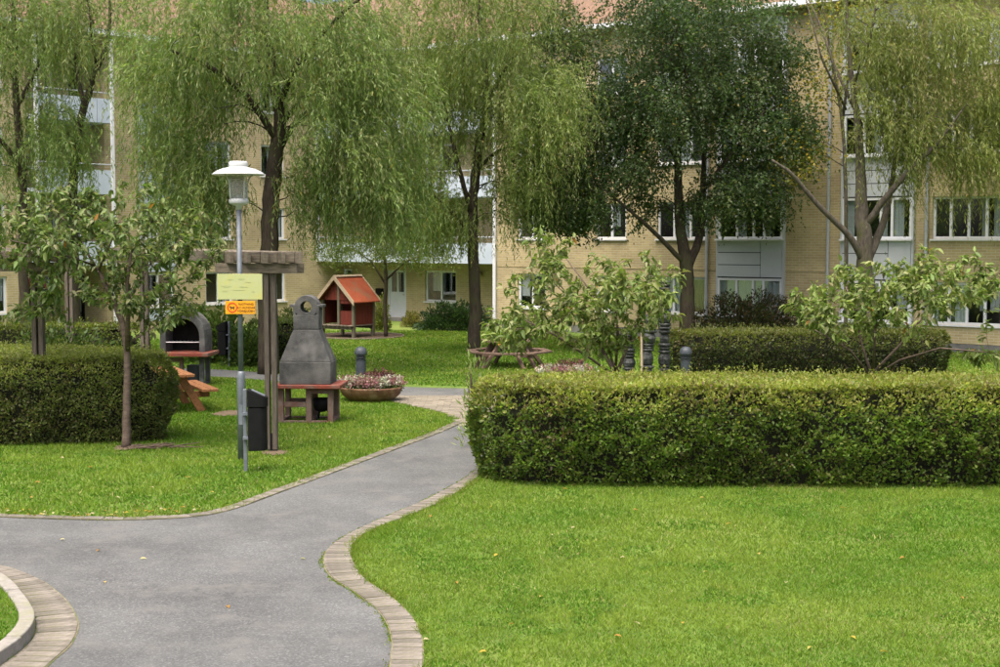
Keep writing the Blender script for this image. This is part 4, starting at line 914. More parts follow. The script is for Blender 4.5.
# ================================================================== HEDGES AND SHRUBS
def chaikin(p, it=2):
    p = np.array(p)
    for _ in range(it):
        q = np.roll(p, -1, 0); p = np.stack([p * .75 + q * .25, p * .25 + q * .75], 1).reshape(-1, 2)
    return p
def hedge(label, foot, h, dens, size, side_pal, top_pal, rt=.36, ci=.27, holes=.80, bulge=.09, wob=.03, name='hedge'):
    foot = np.array(foot)
    if np.sum(foot[:, 0] * np.roll(foot[:, 1], -1) - np.roll(foot[:, 0], -1) * foot[:, 1]) < 0: foot = foot[::-1]
    F = chaikin(foot, 2); c = F.mean(0); t = thing(name, label, name.replace('_', ' '), (c[0], c[1], 0)); F = F - c
    E = np.roll(F, -1, 0) - F; ln = np.linalg.norm(E, axis=1); En = np.stack([E[:, 1], -E[:, 0]], 1) / ln[:, None]
    vn = unit(En + np.roll(En, 1, 0))
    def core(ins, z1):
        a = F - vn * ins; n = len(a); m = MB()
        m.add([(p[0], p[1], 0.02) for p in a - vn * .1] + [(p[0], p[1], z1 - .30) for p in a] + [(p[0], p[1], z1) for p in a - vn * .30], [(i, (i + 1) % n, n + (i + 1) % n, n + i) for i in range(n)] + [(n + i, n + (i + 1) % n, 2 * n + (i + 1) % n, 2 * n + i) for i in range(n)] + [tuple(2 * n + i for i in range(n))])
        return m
    core(ci, h - .13).build('shaded_core', M['core'], t)  # solid core, its colour carries the dark of the hedge depths
    hn = lambda P: .5 * vnoise(P, 2.2, 21) + .5 * vnoise(P, .7, 23)
    # sides
    n = int(ln.sum() * h * dens); ei = RNG.choice(len(F), n, p=ln / ln.sum()); s = RNG.random(n)[:, None]
    nn = vn[ei] * (1 - s) + vn[(ei + 1) % len(F)] * s
    B = F[ei] * (1 - s) + F[(ei + 1) % len(F)] * s; z = h * RNG.random(n) ** .92
    BB = np.c_[B[:, 0] * 1 + B[:, 1], z]; B3 = np.c_[B, z]; cl = .8 * lnoise(B3, 5.5, 33) + .6 * lnoise(B3, 11, 37); dd = lnoise(B3, 1.8, 31) * bulge * .8 + cl * bulge * .75 - np.abs(RNG.normal(0, .05, n))
    zz = np.clip((z - (h - rt)) / rt, 0, 1); dd -= rt * (1 - np.sqrt(1 - zz ** 2)) * .8
    dd -= np.clip((.55 - z) / .55, 0, 1) * .16
    kp = RNG.random(n) < np.clip(holes + .95 * cl + .3 * zz, .12, 1); B, nn, dd, z, zz, n = B[kp], nn[kp], dd[kp], z[kp], zz[kp], kp.sum()
    Ps = np.c_[B + nn * dd[:, None], z]; Ns = np.c_[nn * np.sqrt(1 - zz ** 2)[:, None], zz + .25]
    # top
    lo, hi = F.min(0), F.max(0); m_ = int((hi - lo).prod() * dens); T = RNG.uniform(lo, hi, (m_, 2)); T = T[inside(T, F - vn * rt * .36)]; m_ = len(T)
    Pt = np.c_[T, h + wob * 2.2 * hn(T) + RNG.normal(0, .018, m_) - np.abs(RNG.normal(0, .03, m_))]; Nt = np.tile([0, 0, 1.], (m_, 1))
    P = np.vstack([Ps, Pt]); N = unit(np.vstack([Ns, Nt])); k = len(P)
    C = cols(k, side_pal, .22); isT = (P[:, 2] > h - rt * .8 + RNG.normal(0, .09, k)); C[isT] = cols(isT.sum(), top_pal, .2)  # top leaves paler: part new growth, mostly light from above put into colour
    blotch = (1 + .28 * lnoise(P, 1.6, 41) + .25 * lnoise(P, 5.5, 33))[:, None]; C *= np.clip(blotch, .5, 1.5); br_ = (lnoise(P, 2.4, 55) > .42) & (RNG.random(k) < .2); C[br_] = cols(br_.sum(), [(.09, .075, .03), (.11, .085, .04)], .2)
    tp = (np.arange(k) >= n)[:, None]; D = unit(N * np.where(tp, .15, .7) + rvec(k) * .9 + np.array([0, 0, .3])); NN = unit(N * np.where(tp, 1.6, 1.0) + rvec(k) * .75)
    L = size * RNG.uniform(.6, 1.35, k)
    leaf_mesh('foliage', P, D, NN, L, L * .55, C, M['leaf'], t)
    # shoots sticking out of the top
    q = int(m_ * .02)
    if q:
        i = RNG.choice(m_, q); P0 = Pt[i]; Q, DD = [], []
        for f in range(5): Q.append(P0 + np.array([0, 0, 1.]) * (f * size * .55) + RNG.normal(0, .006, (q, 3))); DD.append(rvec(q) + [0, 0, .8])
        leaf_mesh('shoot', np.vstack(Q), np.vstack(DD), rvec(q * 5), size * .8, size * .4, cols(q * 5, top_pal, .2), M['leaf'], t, kind='stuff')
    return t
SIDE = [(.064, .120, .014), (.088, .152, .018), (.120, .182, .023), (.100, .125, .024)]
TOP = [(.195, .228, .038), (.230, .246, .052), (.158, .205, .031), (.195, .19, .053)]  # new growth plus overhead light painted into the palette
f0, f1 = G(469, 489), G(1090, 491)
b0, b1 = f0 + np.array([.05, 2.1]), f1 + np.array([0, 2.2])
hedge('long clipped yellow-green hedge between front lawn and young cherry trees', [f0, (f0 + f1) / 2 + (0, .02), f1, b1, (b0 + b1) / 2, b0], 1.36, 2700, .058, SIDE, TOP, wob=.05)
f0, f1 = G(172, 444), G(-150, 450)
b0, b1 = f0 + np.array([-.25, 1.3]), f1 + np.array([0, 3.6])
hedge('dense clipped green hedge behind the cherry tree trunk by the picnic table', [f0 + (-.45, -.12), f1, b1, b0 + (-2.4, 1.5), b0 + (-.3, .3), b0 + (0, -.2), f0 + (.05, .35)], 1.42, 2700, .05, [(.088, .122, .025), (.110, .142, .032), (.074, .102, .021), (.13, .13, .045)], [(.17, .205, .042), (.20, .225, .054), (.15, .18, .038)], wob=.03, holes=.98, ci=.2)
f0, f1 = G(668, 376), G(960, 376)
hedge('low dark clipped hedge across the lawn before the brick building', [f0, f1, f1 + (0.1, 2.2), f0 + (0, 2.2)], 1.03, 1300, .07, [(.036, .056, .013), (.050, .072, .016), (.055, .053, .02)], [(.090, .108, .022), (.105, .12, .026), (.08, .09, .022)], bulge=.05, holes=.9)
f0, f1 = G(242, 363), G(303, 361)
hedge('dark green clipped hedge behind the ring-topped grill', [f0, f1, f1 + (.3, 1.5), f0 + (0, 1.5)], 1.12, 900, .07, [(.030, .052, .012), (.045, .070, .015)], [(.07, .10, .02), (.09, .12, .025)])
f0, f1 = G(-60, 378), G(140, 378)
hedge('dark leafy hedge behind the pergola posts', [f0, f1, f1 + (0, 1.4), f0 + (0, 1.4)], 1.25, 800, .075, [(.040, .060, .013), (.060, .085, .018)], [(.11, .14, .025), (.09, .11, .02)], bulge=.12)
def shrub(label, px, py, w, h, dpt, n, size, pal, mat='leaf', name='shrub', asp=.5, up=.2):
    g = G(px, py); t = thing(name, label, 'shrub', (g[0], g[1], 0))
    m = MB()
    for k in range(7):
        a = random.uniform(0, 6.28); m.tube([(0, 0, 0), (w * .15 * math.cos(a), dpt * .15 * math.sin(a), h * .3), (w * .38 * math.cos(a), dpt * .38 * math.sin(a), h * .75)], [.025, .018, .006], 5)
    m.build('stem', M['twig'], t)
    u = rvec(n); u[:, 2] = np.abs(u[:, 2]); r = RNG.random(n) ** .33 * (1 + .16 * np.sin(u[:, 0] * 9 + 1) * np.cos(u[:, 1] * 8) + .1 * np.sin(u[:, 2] * 12 + u[:, 0] * 6))
    P = u * r[:, None] * np.array([w / 2, dpt / 2, h * .95]); P[:, 2] += .03
    D = unit(u + rvec(n) * .8 + [0, 0, up]); L = size * RNG.uniform(.6, 1.3, n)
    leaf_mesh('foliage', P, D, rvec(n) + [0, 0, .6], L, L * asp, cols(n, pal, .25), M[mat], t)
shrub('dark purplish green shrub before the white curtained bay', 752, 350, 3.9, 1.75, 1.9, 15000, .10, [(.022, .032, .012), (.035, .045, .015), (.050, .034, .020)])
shrub('low dark green shrub by the brick wall beside downpipe', 815, 352, 1.6, 1.1, 1.2, 3500, .10, [(.025, .036, .012), (.035, .050, .014)])
shrub('broad dark green shrub under the balcony window', 457, 330.5, 2.9, 1.05, 1.6, 7000, .11, [(.022, .050, .015), (.035, .070, .02), (.02, .036, .012)])
shrub('small yellowish shrub beside the white building door', 412, 327, .8, .6, .7, 1400, .08, [(.13, .13, .03), (.16, .15, .04)])
shrub('narrow yellow-green shrub behind the playhouse wall', 381, 331, .7, 1.3, .7, 1800, .09, [(.10, .13, .02), (.15, .16, .03)])
shrub('loose bright leafy shrub behind the small far litter bin', 214, 362, 1.9, 1.55, 1.4, 3200, .15, [(.055, .10, .018), (.08, .13, .022), (.10, .15, .03)], 'leafglossy')
shrub('loose green shrub at the end of the clipped hedge', 246, 366, 1.1, 1.1, 1.0, 1600, .13, [(.055, .10, .018), (.09, .14, .03)], 'leafglossy')
shrub('bright green shrub between pergola posts', 60, 392, 2.6, 1.5, 1.4, 3600, .12, [(.06, .10, .02), (.09, .13, .025), (.04, .07, .015)], 'leafglossy')
shrub('low bushy shrub beside the arched grill', 118, 386, 1.4, 1.0, 1.2, 2200, .11, [(.05, .08, .016), (.08, .11, .02)], 'leafglossy')
shrub('wispy pale green shrub at the end of the long hedge', 477, 448, .55, 1.62, .5, 380, .13, [(.20, .26, .08), (.26, .31, .12)], asp=.2, up=1.2)
shrub('tangled low plants along the brick wall foot behind the pergola', 30, 352, 4.5, 1.0, 1.5, 3500, .12, [(.05, .08, .016), (.07, .10, .02)])
shrub('low flowering shrub before the shaded wall corner', 298, 330, 2.0, .8, 1.1, 2500, .10, [(.03, .05, .014), (.05, .07, .018)])

# ================================================================== TREES
def limb_mesh(t, lines, mat, name='trunk'):
    m = MB()
    for pts, rad in lines:
        P, R = smooth_line(pts, rad, 5 if max(rad) > .05 else 1); P = P + RNG.normal(0, 1, P.shape) * (np.array(R)[:, None] * .07)
        m.tube(P, R, 10 if max(R) > .1 else (6 if max(R) > .03 else 3))
    return m
def tree_lines(D, spec, base, zoff=0):
    """spec: list of (pixel polyline with sideways depth offsets, radii)"""
    out = []
    for pts, rad in spec: out.append((np.array([AD(p[0], p[1], D + (p[2] if len(p) > 2 else 0)) for p in pts]), rad))
    return out
def add_branches(lines, targets, r0=.028, wander=.10):
    """grow twigs target by target, each from the nearest wood already there"""
    samp = np.vstack([smooth_line(p, None, 6) for p, r in lines]); rads = np.hstack([np.repeat(r, 6)[:len(smooth_line(p, None, 6))] for p, r in lines]); out = []
    order = np.argsort([np.linalg.norm(samp - q, axis=1).min() for q in targets])
    for q in np.array(targets)[order]:
        d = np.linalg.norm((samp - q) * [1, 1, 1.2], axis=1) + np.clip(samp[:, 2] - q[2] + .25, 0, 9) * 1.2 + np.clip(2.4 - samp[:, 2], 0, 5) * (2 if r0 > .02 else 0)
        i = d.argmin(); s = samp[i]; ln = np.linalg.norm(q - s)
        if ln < .05: continue
        r = min(rads[i] * .75, r0 * (.55 + .35 * ln)); k = 4; t = np.linspace(0, 1, k + 1)[:, None]
        pts = s + (q - s) * t + RNG.normal(0, wander * ln * .5, (k + 1, 3)) * np.sin(t * 3.14) + np.array([0, 0, .14 * ln]) * np.sin(t * 3.14)
        rr = list(np.linspace(r, max(r * .45, .004), k + 1)); out.append((pts, rr)); samp = np.vstack([samp, pts[2:]]); rads = np.r_[rads, rr[2:]]
    return out
def willow(label, base, spec, blobs, pal, mat='bark', per=11, lps=29, leaf=.14, seed=1, dense=1.38, asp=.18, drange=(.7, 2.2), spread=.75, name='willow_tree', group='tall willows round the lawn', lm='leaf', cap=2.3, yel=.02):
    global RNG
    RNG = np.random.default_rng(seed)
    g = G(*base); D = g[1]; t = thing(name, label, 'tree', (g[0], g[1], 0), 0, group); o3 = np.array([g[0], g[1], 0])
    lines = tree_lines(D, spec, g); lines[0][0][0] = [g[0], g[1], -.05]
    tg = []
    for px, py, rx, ry, rd, n, *do in blobs:
        c = AD(px, py, D + (do[0] if do else 0)); s = D / FPX
        n = int(n * dense); u = rvec(n) * (RNG.random((n, 1)) ** .4); tg.append(c + u * np.array([rx * s, rd, ry * s]))
    tg = np.vstack(tg); axis = lines[0][0][-1][:2]
    allL = lines + add_branches(lines, tg)
    allL = [(p - o3, r) for p, r in allL]
    limb_mesh(t, allL, M[mat]).build('trunk', M[mat], t, smooth=True)
    # hanging strands
    ns = len(tg) * per; idx = np.repeat(np.arange(len(tg)), per)
    outw = tg[idx, :2] - axis; outw = outw / (np.linalg.norm(outw, axis=1)[:, None] + .3)
    ang = RNG.normal(0, 1.0, ns); ca, sa = np.cos(ang), np.sin(ang); h = np.stack([outw[:, 0] * ca - outw[:, 1] * sa, outw[:, 0] * sa + outw[:, 1] * ca], 1)
    O_ = tg[idx] + RNG.normal(0, .20, (ns, 3)); ext = RNG.uniform(.15, 1.15, ns); drop = RNG.uniform(*drange, ns) * RNG.uniform(.7, 1.2, len(tg))[idx]; rise = RNG.uniform(.1, .5, ns)
    drop = np.minimum(drop, np.maximum(O_[:, 2] - cap - RNG.uniform(0, .5, ns), .3))
    T = np.tile(np.linspace(.05, 1, lps), ns); I = np.repeat(np.arange(ns), lps); T = T + RNG.uniform(-.02, .02, len(T))
    def pos(T): return O_[I] + np.c_[h[I] * (ext[I] * (1 - (1 - T) ** 2))[:, None], rise[I] * T * 1.2 - drop[I] * T ** 1.7]
    P = pos(T); tan = unit(pos(T + .03) - P); n = len(P)
    keep = RNG.random(n) < .93; P, tan, I, T = P[keep], tan[keep], I[keep], T[keep]; n = len(P)
    D_ = unit(tan + rvec(n) * spread + np.array([0, 0, -.25])); P = P + RNG.normal(0, .012, (n, 3))
    pal = np.array(pal); spc = RNG.integers(0, len(pal), len(tg)); wv = RNG.uniform(.8, 1.2, len(tg))
    C = pal[np.where(RNG.random(n) < .75, spc[idx[I]], RNG.integers(0, len(pal), n))] * wv[idx[I]][:, None] * RNG.uniform(.75, 1.25, (n, 1))
    ye = RNG.random(n) < yel; C[ye] = [.22, .18, .03]
    L = leaf * RNG.uniform(.65, 1.25, n)
    leaf_mesh('crown', P - o3, D_, rvec(n), L, L * asp, C, M[lm], t)
    return t
WG = [(.138, .205, .055), (.160, .225, .063), (.182, .238, .078), (.115, .178, .046), (.190, .215, .082)]
WL = [(.152, .212, .052), (.178, .228, .060), (.190, .225, .074), (.128, .185, .046)]
willow('willow with slim dark twin-forked trunk behind the pergola end', (24, 360),
       [([(24, 360), (23, 250), (22, 175), (17, 110), (15, 50), (12, -30)], [.16, .14, .125, .10, .08, .04]), ([(22, 180, 0), (5, 145, -.5), (-30, 120, -1)], [.08, .06, .03]), ([(16, 110), (40, 60, .6), (60, 0, 1)], [.06, .045, .02])],
       [(20, 20, 90, 60, 2.4, 60), (15, 150, 45, 40, 1.8, 14), (-40, 110, 60, 50, 2, 18), (50, 130, 30, 40, 1.5, 12), (10, -60, 90, 40, 2, 12)], WG, seed=3)
willow('willow with crooked dark trunk before the bright brick pier', (75, 357),
       [([(76, 357), (74, 260), (73, 190), (78, 130), (88, 95), (96, 70), (108, 40), (110, -10)], [.17, .15, .13, .12, .10, .085, .06, .03]), ([(84, 105), (76, 60, .4), (80, 5, .8)], [.07, .05, .02]), ([(97, 70), (92, 40, -.4), (88, -10, -.6)], [.05, .035, .02])],
       [(65, 15, 50, 45, 2.2, 26), (60, 130, 26, 45, 1.4, 12), (120, -5, 30, 20, 1.4, 6), (60, -60, 80, 40, 2, 8)], WG, seed=4)
willow('largest weeping willow with thick dark trunk behind the front pergola post', (268, 374),
       [([(267, 374), (268, 300), (269, 245), (272, 190), (276, 150), (280, 120), (272, 70), (266, 10), (262, -60)], [.27, .24, .22, .21, .18, .15, .11, .08, .04]),
        ([(275, 155), (290, 130, .5), (312, 108, 1.0), (340, 92, 1.4)], [.11, .09, .06, .03]), ([(277, 140), (250, 100, -.6), (215, 70, -1.2), (170, 50, -1.8)], [.10, .08, .06, .03]),
        ([(276, 110), (300, 60, -.8), (335, 20, -1.4), (370, -10, -1.8)], [.09, .07, .05, .03]), ([(272, 80), (245, 30, 1), (225, -20, 1.6)], [.08, .06, .03]), ([(278, 125), (330, 75, .9), (385, 50, 1.8)], [.09, .06, .03])],
       [(270, 30, 140, 65, 3.2, 120), (200, 85, 55, 48, 2.2, 42), (178, 150, 34, 38, 1.8, 24), (355, 110, 65, 70, 2.6, 66), (345, 175, 55, 40, 2.0, 34), (210, 170, 35, 35, 1.6, 14), (280, -50, 130, 40, 3, 24), (300, 190, 22, 28, 1.5, 10), (205, 200, 45, 28, 2.0, 22), (160, 60, 26, 40, 1.8, 12), (330, 60, 80, 60, 2.6, 30), (385, 190, 34, 34, 1.8, 18)], WG, seed=5)
willow('weeping willow standing on the lawn beside the octagonal table', (474, 353),
       [([(474, 353), (475, 300), (473, 250), (472, 215), (475, 180), (480, 140), (486, 110), (484, 60), (478, 0), (476, -60)], [.20, .17, .16, .15, .14, .12, .10, .08, .06, .03]),
        ([(473, 215), (462, 180, -.4), (450, 130, -.9), (440, 90, -1.3)], [.09, .07, .05, .025]), ([(476, 170), (500, 150, .6), (525, 145, 1.2)], [.07, .05, .025]), ([(484, 110), (505, 70, -.6), (530, 40, -1.2)], [.07, .05, .025]), ([(484, 90), (450, 40, .8), (420, 20, 1.6)], [.07, .05, .025]), ([(472, 235), (440, 200, -.8), (415, 185, -1.3)], [.06, .045, .02])],
       [(475, 20, 95, 60, 2.8, 78), (538, 85, 48, 42, 1.7, 30, -1.4), (540, 135, 34, 28, 1.5, 13, -1.4), (455, 70, 50, 45, 2.0, 26), (492, 115, 36, 55, 1.6, 18), (430, 150, 40, 50, 1.6, 16), (515, 180, 24, 36, 1.2, 10, -1), (420, 175, 32, 36, 1.6, 18), (420, 80, 45, 50, 2, 26), (452, 205, 30, 24, 1.4, 10), (495, 185, 22, 30, 1.2, 8), (480, -50, 100, 35, 2.4, 16), (470, 60, 60, 30, 2.4, 14), (435, 215, 42, 22, 1.8, 20), (510, 90, 40, 40, 1.8, 14)], WL, mat='bark', seed=6)
willow('pale willow with grey forked trunk before the grey window bay', (866, 362),
       [([(866, 362), (866, 290), (864, 240), (862, 210), (860, 160), (856, 110), (850, 60), (846, 0), (842, -60)], [.25, .23, .22, .18, .13, .09, .065, .045, .025]),
        ([(864, 262), (848, 235, -.3), (818, 205, -.6), (792, 175, -.9), (772, 160, -1.1)], [.11, .085, .07, .055, .03]), ([(868, 260), (882, 225, .4), (890, 195, .6), (896, 150, .9), (902, 100, 1.2)], [.13, .10, .08, .05, .03]),
        ([(866, 225), (888, 195, -.4), (915, 165, -.8), (938, 143, -1.1), (962, 110, -1.4)], [.11, .085, .07, .05, .025]), ([(857, 115), (836, 70, .5), (818, 20, .9), (800, -20, 1.1)], [.05, .04, .03, .015]), ([(852, 90), (870, 40, -.6), (880, -20, -1)], [.045, .035, .02]), ([(846, 110), (822, 60, -.4), (806, 0, -.7)], [.035, .028, .015])],
       [(925, 30, 72, 42, 2.4, 62), (985, 70, 48, 65, 2.4, 52), (908, 90, 48, 50, 1.9, 34), (970, 140, 50, 40, 1.9, 34), (880, 60, 24, 26, 1.2, 10), (895, 140, 26, 20, 1.2, 8), (950, -40, 90, 30, 2.4, 18), (905, 165, 18, 20, 1, 4), (868, 105, 26, 46, 1.2, 12), (850, 20, 26, 26, 1.2, 7)], [(.165, .205, .052), (.190, .220, .060), (.145, .185, .046), (.20, .205, .07)], mat='barkgrey', seed=7, dense=1.2)

def broadleaf(label, base, spec, blobs, pal, mat, per, size, name='tree', seed=1, lm='leafglossy', sig=.42, asp=.8, group=None):
    global RNG
    RNG = np.random.default_rng(seed); g = G(*base); D = g[1]; t = thing(name, label, 'tree', (g[0], g[1], 0), 0, group); o3 = np.array([g[0], g[1], 0])
    lines = tree_lines(D, spec, g); lines[0][0][0] = [g[0], g[1], -.05]; tg = []
    for px, py, rx, ry, rd, n in blobs:
        c = AD(px, py, D); s = D / FPX; u = rvec(n) * (RNG.random((n, 1)) ** .4); tg.append(c + u * np.array([rx * s, rd, ry * s]))
    tg = np.vstack(tg); L_ = [(p - o3, r) for p, r in lines + add_branches(lines, tg, .022)]
    limb_mesh(t, L_, M[mat]).build('trunk', M[mat], t, smooth=True)
    I = np.repeat(np.arange(len(tg)), per); n = len(I); P = tg[I] + RNG.normal(0, 1, (n, 3)) * np.array([sig, sig, sig * .75])
    pal = np.array(pal); wv = RNG.uniform(.75, 1.25, len(tg)); C = pal[RNG.integers(0, len(pal), n)] * wv[I][:, None] * RNG.uniform(.7, 1.3, (n, 1))
    L = size * RNG.uniform(.6, 1.25, n)
    leaf_mesh('crown', P - o3, rvec(n) + [0, 0, -.6], rvec(n) + [0, 0, .5], L, L * asp, C, M[lm], t)
    return t
willow('dark leafy tree with thick forked trunk before the brick facade', (688, 349.5),
          [([(688, 349.5), (687, 300), (686, 262), (680, 225), (678, 170), (676, 110), (672, 50), (668, -40)], [.27, .22, .20, .15, .12, .09, .065, .03]),
           ([(688, 268), (700, 235, .4), (703, 190, .6), (706, 130, .9), (715, 60, 1.2)], [.14, .12, .095, .065, .03]), ([(685, 264), (660, 238, -.5), (635, 215, -.9), (605, 190, -1.3)], [.085, .07, .055, .03]),
           ([(678, 150), (690, 110, -.6), (684, 70, -.9), (675, 20, -1.2)], [.09, .08, .06, .03]), ([(703, 190), (735, 150, -.5), (765, 110, -1)], [.08, .06, .03]), ([(678, 160), (640, 110, .7), (600, 70, 1.4)], [.08, .06, .03])],
          [(670, 25, 112, 50, 3.0, 100), (655, 110, 70, 50, 2.6, 62), (740, 115, 50, 48, 2.3, 50), (782, 135, 28, 36, 1.5, 20), (568, 190, 50, 40, 2.0, 56), (770, 60, 32, 36, 1.6, 18), (600, 110, 50, 40, 2, 24), (735, 195, 50, 28, 1.8, 40), (625, 165, 44, 34, 1.8, 28), (575, 215, 34, 18, 1.4, 16), (690, 90, 50, 50, 2, 24), (665, 200, 40, 20, 1.2, 8), (620, -40, 120, 40, 2.6, 20), (560, 60, 35, 40, 1.6, 14), (555, 130, 26, 30, 1.4, 9)],
          [(.042, .078, .028), (.056, .098, .034), (.074, .118, .044), (.050, .084, .024), (.095, .118, .048)], 'bark', per=20, lps=12, leaf=.098, seed=12, dense=1.35, asp=.62, drange=(.3, 1.25), spread=1.1, name='birch_tree', group=None, cap=3.0, yel=.012)
broadleaf('yellowing sparse tree crown between dark tree and pale willow', (846, 352),
          [([(846, 352), (846, 200), (842, 120), (832, 60), (822, 0), (815, -60)], [.07, .06, .055, .045, .03, .015]), ([(842, 125), (850, 60, .5), (862, 0, .8)], [.05, .04, .02])],
          [(835, 10, 45, 30, 1.6, 24), (800, 155, 22, 32, .9, 18), (830, 75, 32, 35, 1.2, 16)], [(.11, .14, .022), (.17, .17, .025), (.28, .22, .02), (.09, .12, .022)], 'barkgrey', 48, .10, seed=13, sig=.34, lm='leaf')
broadleaf('small slim tree with dark trunk beside the playhouse', (386, 337),
          [([(386, 337), (385, 305), (386, 280), (384, 255), (380, 230)], [.075, .065, .06, .05, .02]), ([(386, 285), (372, 262, .3), (355, 250, .6)], [.04, .03, .015]), ([(386, 280), (405, 262, -.3), (425, 255, -.6)], [.04, .03, .015])],
          [(385, 245, 60, 16, 1.6, 34), (430, 256, 24, 9, 1.0, 10), (340, 252, 25, 9, 1, 8)], [(.10, .14, .03), (.13, .165, .035), (.085, .12, .028)], 'bark', 120, .13, seed=14, sig=.30, asp=.3, lm='leaf')

# ---- young cherries with large drooping leaves
def cherry(label, base, spec, blobs, pal, leaf, seed, per=16):
    global RNG
    RNG = np.random.default_rng(seed); g = G(*base); D = g[1]; t = thing('cherry_tree', label, 'tree', (g[0], g[1], 0)); o3 = np.array([g[0], g[1], 0])
    lines = tree_lines(D, spec, g); lines[0][0][0] = [g[0], g[1], -.05]; tg = []
    for px, py, rx, ry, rd, n in blobs:
        c = AD(px, py, D); s = D / FPX; u = rvec(n) * (RNG.random((n, 1)) ** .45); tg.append(c + u * np.array([rx * s, rd, ry * s]))
    tg = np.vstack(tg); br = add_branches(lines, tg, .013); L_ = [(p - o3, r) for p, r in lines + br]
    limb_mesh(t, L_, M['cherrybark']).build('trunk', M['cherrybark'], t, smooth=True)
    P, Dv = [], []
    for p, r in br:
        m = per; u = RNG.random(m) ** .7 * 4; i0 = np.minimum(u.astype(int), 3); fu = (u - i0)[:, None]; q = p[i0] * (1 - fu) + p[i0 + 1] * fu; P.append(q + RNG.normal(0, .035, (m, 3)))
        d = unit((p[4] - p[2])[None])[0]; Dv.append(d * .5 + rvec(m) * .8 + np.array([0, 0, -.55]))
    P, Dv = np.vstack(P), np.vstack(Dv); n = len(P); L = leaf * RNG.uniform(.6, 1.2, n)
    N = unit(rvec(n) * .6 + [0, 0, 1]); C = cols(n, pal, .2); od = RNG.random(n) < .004; C[od] = [.30, .14, .03]
    leaf_mesh('crown', P - o3, unit(Dv), N, L, L * .42, C, M['leafglossy'], t, shape='oval')
    return t
CH = [(.085, .132, .032), (.108, .158, .042), (.130, .178, .052), (.175, .19, .085), (.068, .110, .028)]
CL = [(.148, .205, .046), (.125, .182, .042), (.180, .222, .066), (.20, .215, .09), (.105, .152, .038)]
cherry('cherry tree with slim trunk in front of the clipped hedge', (126, 448),
       [([(126, 448), (127, 400), (127, 352), (121, 320), (108, 290), (98, 270)], [.075, .062, .055, .05, .04, .03]), ([(127, 352), (128, 315, -.3), (127, 280, -.5), (132, 250, -.6)], [.045, .035, .03, .018]),
        ([(98, 270), (80, 240, .5), (60, 215, .8)], [.03, .022, .012]), ([(99, 271), (112, 240, -.5), (118, 215, -.7)], [.028, .02, .01]), ([(128, 300), (150, 265, .5), (180, 240, .9)], [.028, .02, .01]), ([(127, 345), (142, 335, .2), (165, 320, .3)], [.02, .014, .008]), ([(95, 265), (50, 250, -.7), (10, 240, -1)], [.025, .018, .01])],
       [(105, 232, 105, 44, 1.7, 150), (25, 235, 50, 44, 1.4, 66), (188, 246, 40, 42, 1.2, 56), (105, 285, 85, 28, 1.3, 48), (35, 300, 40, 28, 1.0, 20), (170, 312, 48, 20, 1.0, 26), (-30, 240, 40, 50, 1.2, 20), (85, 190, 70, 12, 1.2, 18)], CH, .14, 21, per=15)
cherry('young cherry with many pale stems behind the long hedge near the totems', (617, 448),
       [([(617, 448), (617, 395), (616, 372)], [.06, .055, .045]), ([(616, 375), (600, 345, .3), (580, 310, .5), (560, 285, .7)], [.035, .028, .02, .01]), ([(616, 372), (618, 330, -.3), (612, 290, -.5)], [.03, .022, .01]), ([(617, 372), (632, 335, .2), (645, 300, .5), (655, 280, .6)], [.034, .026, .018, .01]),
        ([(616, 376), (590, 358, -.4), (555, 335, -.8), (525, 320, -1)], [.03, .024, .018, .01]), ([(617, 374), (606, 340, .5), (590, 290, .9), (560, 250, 1)], [.028, .022, .016, .008])],
       [(575, 300, 78, 48, 1.3, 105), (548, 250, 28, 24, .8, 18), (648, 296, 44, 44, 1.1, 58), (515, 326, 38, 26, 1.0, 46), (600, 335, 60, 20, 1.0, 18)], CL, .135, 22, per=20)
cherry('young cherry with wide low stems behind the long hedge before the pale willow', (873, 448),
       [([(873, 448), (873, 400), (872, 372)], [.055, .05, .042]), ([(872, 376), (862, 345, .3), (855, 310, .5), (845, 285, .6)], [.028, .022, .016, .01]), ([(873, 373), (875, 335, -.4), (880, 290, -.6)], [.026, .02, .01]), ([(873, 373), (900, 345, .2), (925, 315, .4), (940, 290, .6)], [.03, .024, .018, .01]),
        ([(874, 376), (900, 360, -.4), (940, 348, -.7), (985, 352, -.9)], [.026, .02, .016, .01]), ([(872, 378), (850, 350, -.5), (815, 330, -.8)], [.026, .018, .01])],
       [(880, 288, 75, 38, 1.3, 78), (820, 305, 38, 24, 1.0, 32), (945, 278, 48, 34, 1.2, 44), (988, 285, 25, 36, 1.0, 22), (980, 355, 22, 8, .5, 12), (870, 322, 65, 20, 1.0, 18)], CL, .135, 23, per=20)

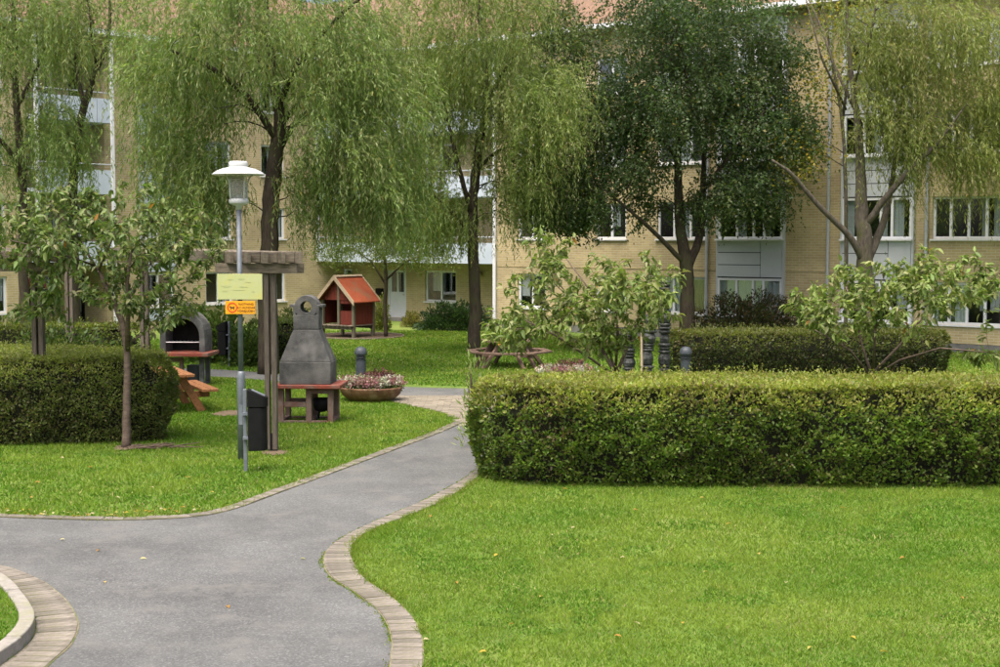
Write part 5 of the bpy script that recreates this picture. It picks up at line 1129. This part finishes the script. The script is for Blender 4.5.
# ================================================================== SMALL THINGS ON THE GROUND
m = MB(); c = G(150, 449)
for k in range(26):
    a = random.uniform(-.5, .5); p = np.array([c[0] + random.gauss(0, .24), c[1] + random.gauss(0, .14)]); ln = random.uniform(.15, .5); d = np.array([math.cos(a), math.sin(a)]) * ln
    m.tube([(p[0], p[1], .03 + .02 * random.random()), (p[0] + d[0], p[1] + d[1], .04 + random.random() * .08)], [.014, .005], 5)
o = m.build('twigs', M['twig'], kind='stuff'); tag(o, 'heap of cut dry twigs at the foot of the cherry trunk', 'twigs')
m = MB(); c = G(303, 420)
def fallen(px, py, pal, label, group, s=.07, z=.03):
    g = G(px, py); o = leaf_mesh('fallen_leaf', np.zeros((1, 3)), np.array([[random.gauss(0, 1), random.gauss(0, 1), .12]]), np.array([[random.gauss(0, .25), random.gauss(0, .25), 1.]]), s * random.uniform(.8, 1.3), s * .62, cols(1, [random.choice(pal)], .1), M['deadleaf'], shape='oval')
    o.location = (g[0], g[1], z); tag(o, label, 'leaf', group)
YEL = [(.34, .25, .04), (.36, .29, .08), (.28, .16, .04), (.33, .30, .17)]
for px, py in ((492, 509), (550, 537), (494, 559), (432, 519), (633, 512), (625, 560), (614, 639), (514, 627), (487, 655), (704, 575), (731, 526), (786, 586), (683, 627), (850, 640), (812, 650), (563, 491), (640, 628), (760, 557), (905, 560), (960, 600), (930, 520), (880, 655), (455, 585), (540, 600), (575, 530), (840, 510), (700, 500)):
    fallen(px, py, YEL, 'single yellowed fallen leaf lying on the front lawn', 'fallen leaves on the front lawn', .06, .03)
for px, py in ((100, 551), (105, 584), (227, 607), (300, 560), (60, 541), (423, 641), (140, 560)):
    fallen(px, py, YEL[1:], 'single pale fallen leaf lying on the asphalt path', 'fallen leaves on the asphalt', .06, .014)
for k in range(46):
    px = random.uniform(0, 200); fallen(px, 513 + 3.5 * math.sin(px / 40 - .6) + random.gauss(0, 1.5), YEL, 'small yellow fallen leaf caught along the lawn edging', 'fallen leaves along the lawn edging', .055, .025)
for px, py in ((40, 485), (88, 470), (150, 490), (30, 500), (115, 500), (190, 480), (210, 495), (330, 440), (60, 460), (260, 470)):
    fallen(px, py, YEL, 'yellow fallen leaf lying on the grass beside the lamp post', 'fallen leaves by the lamp', .07, .04)
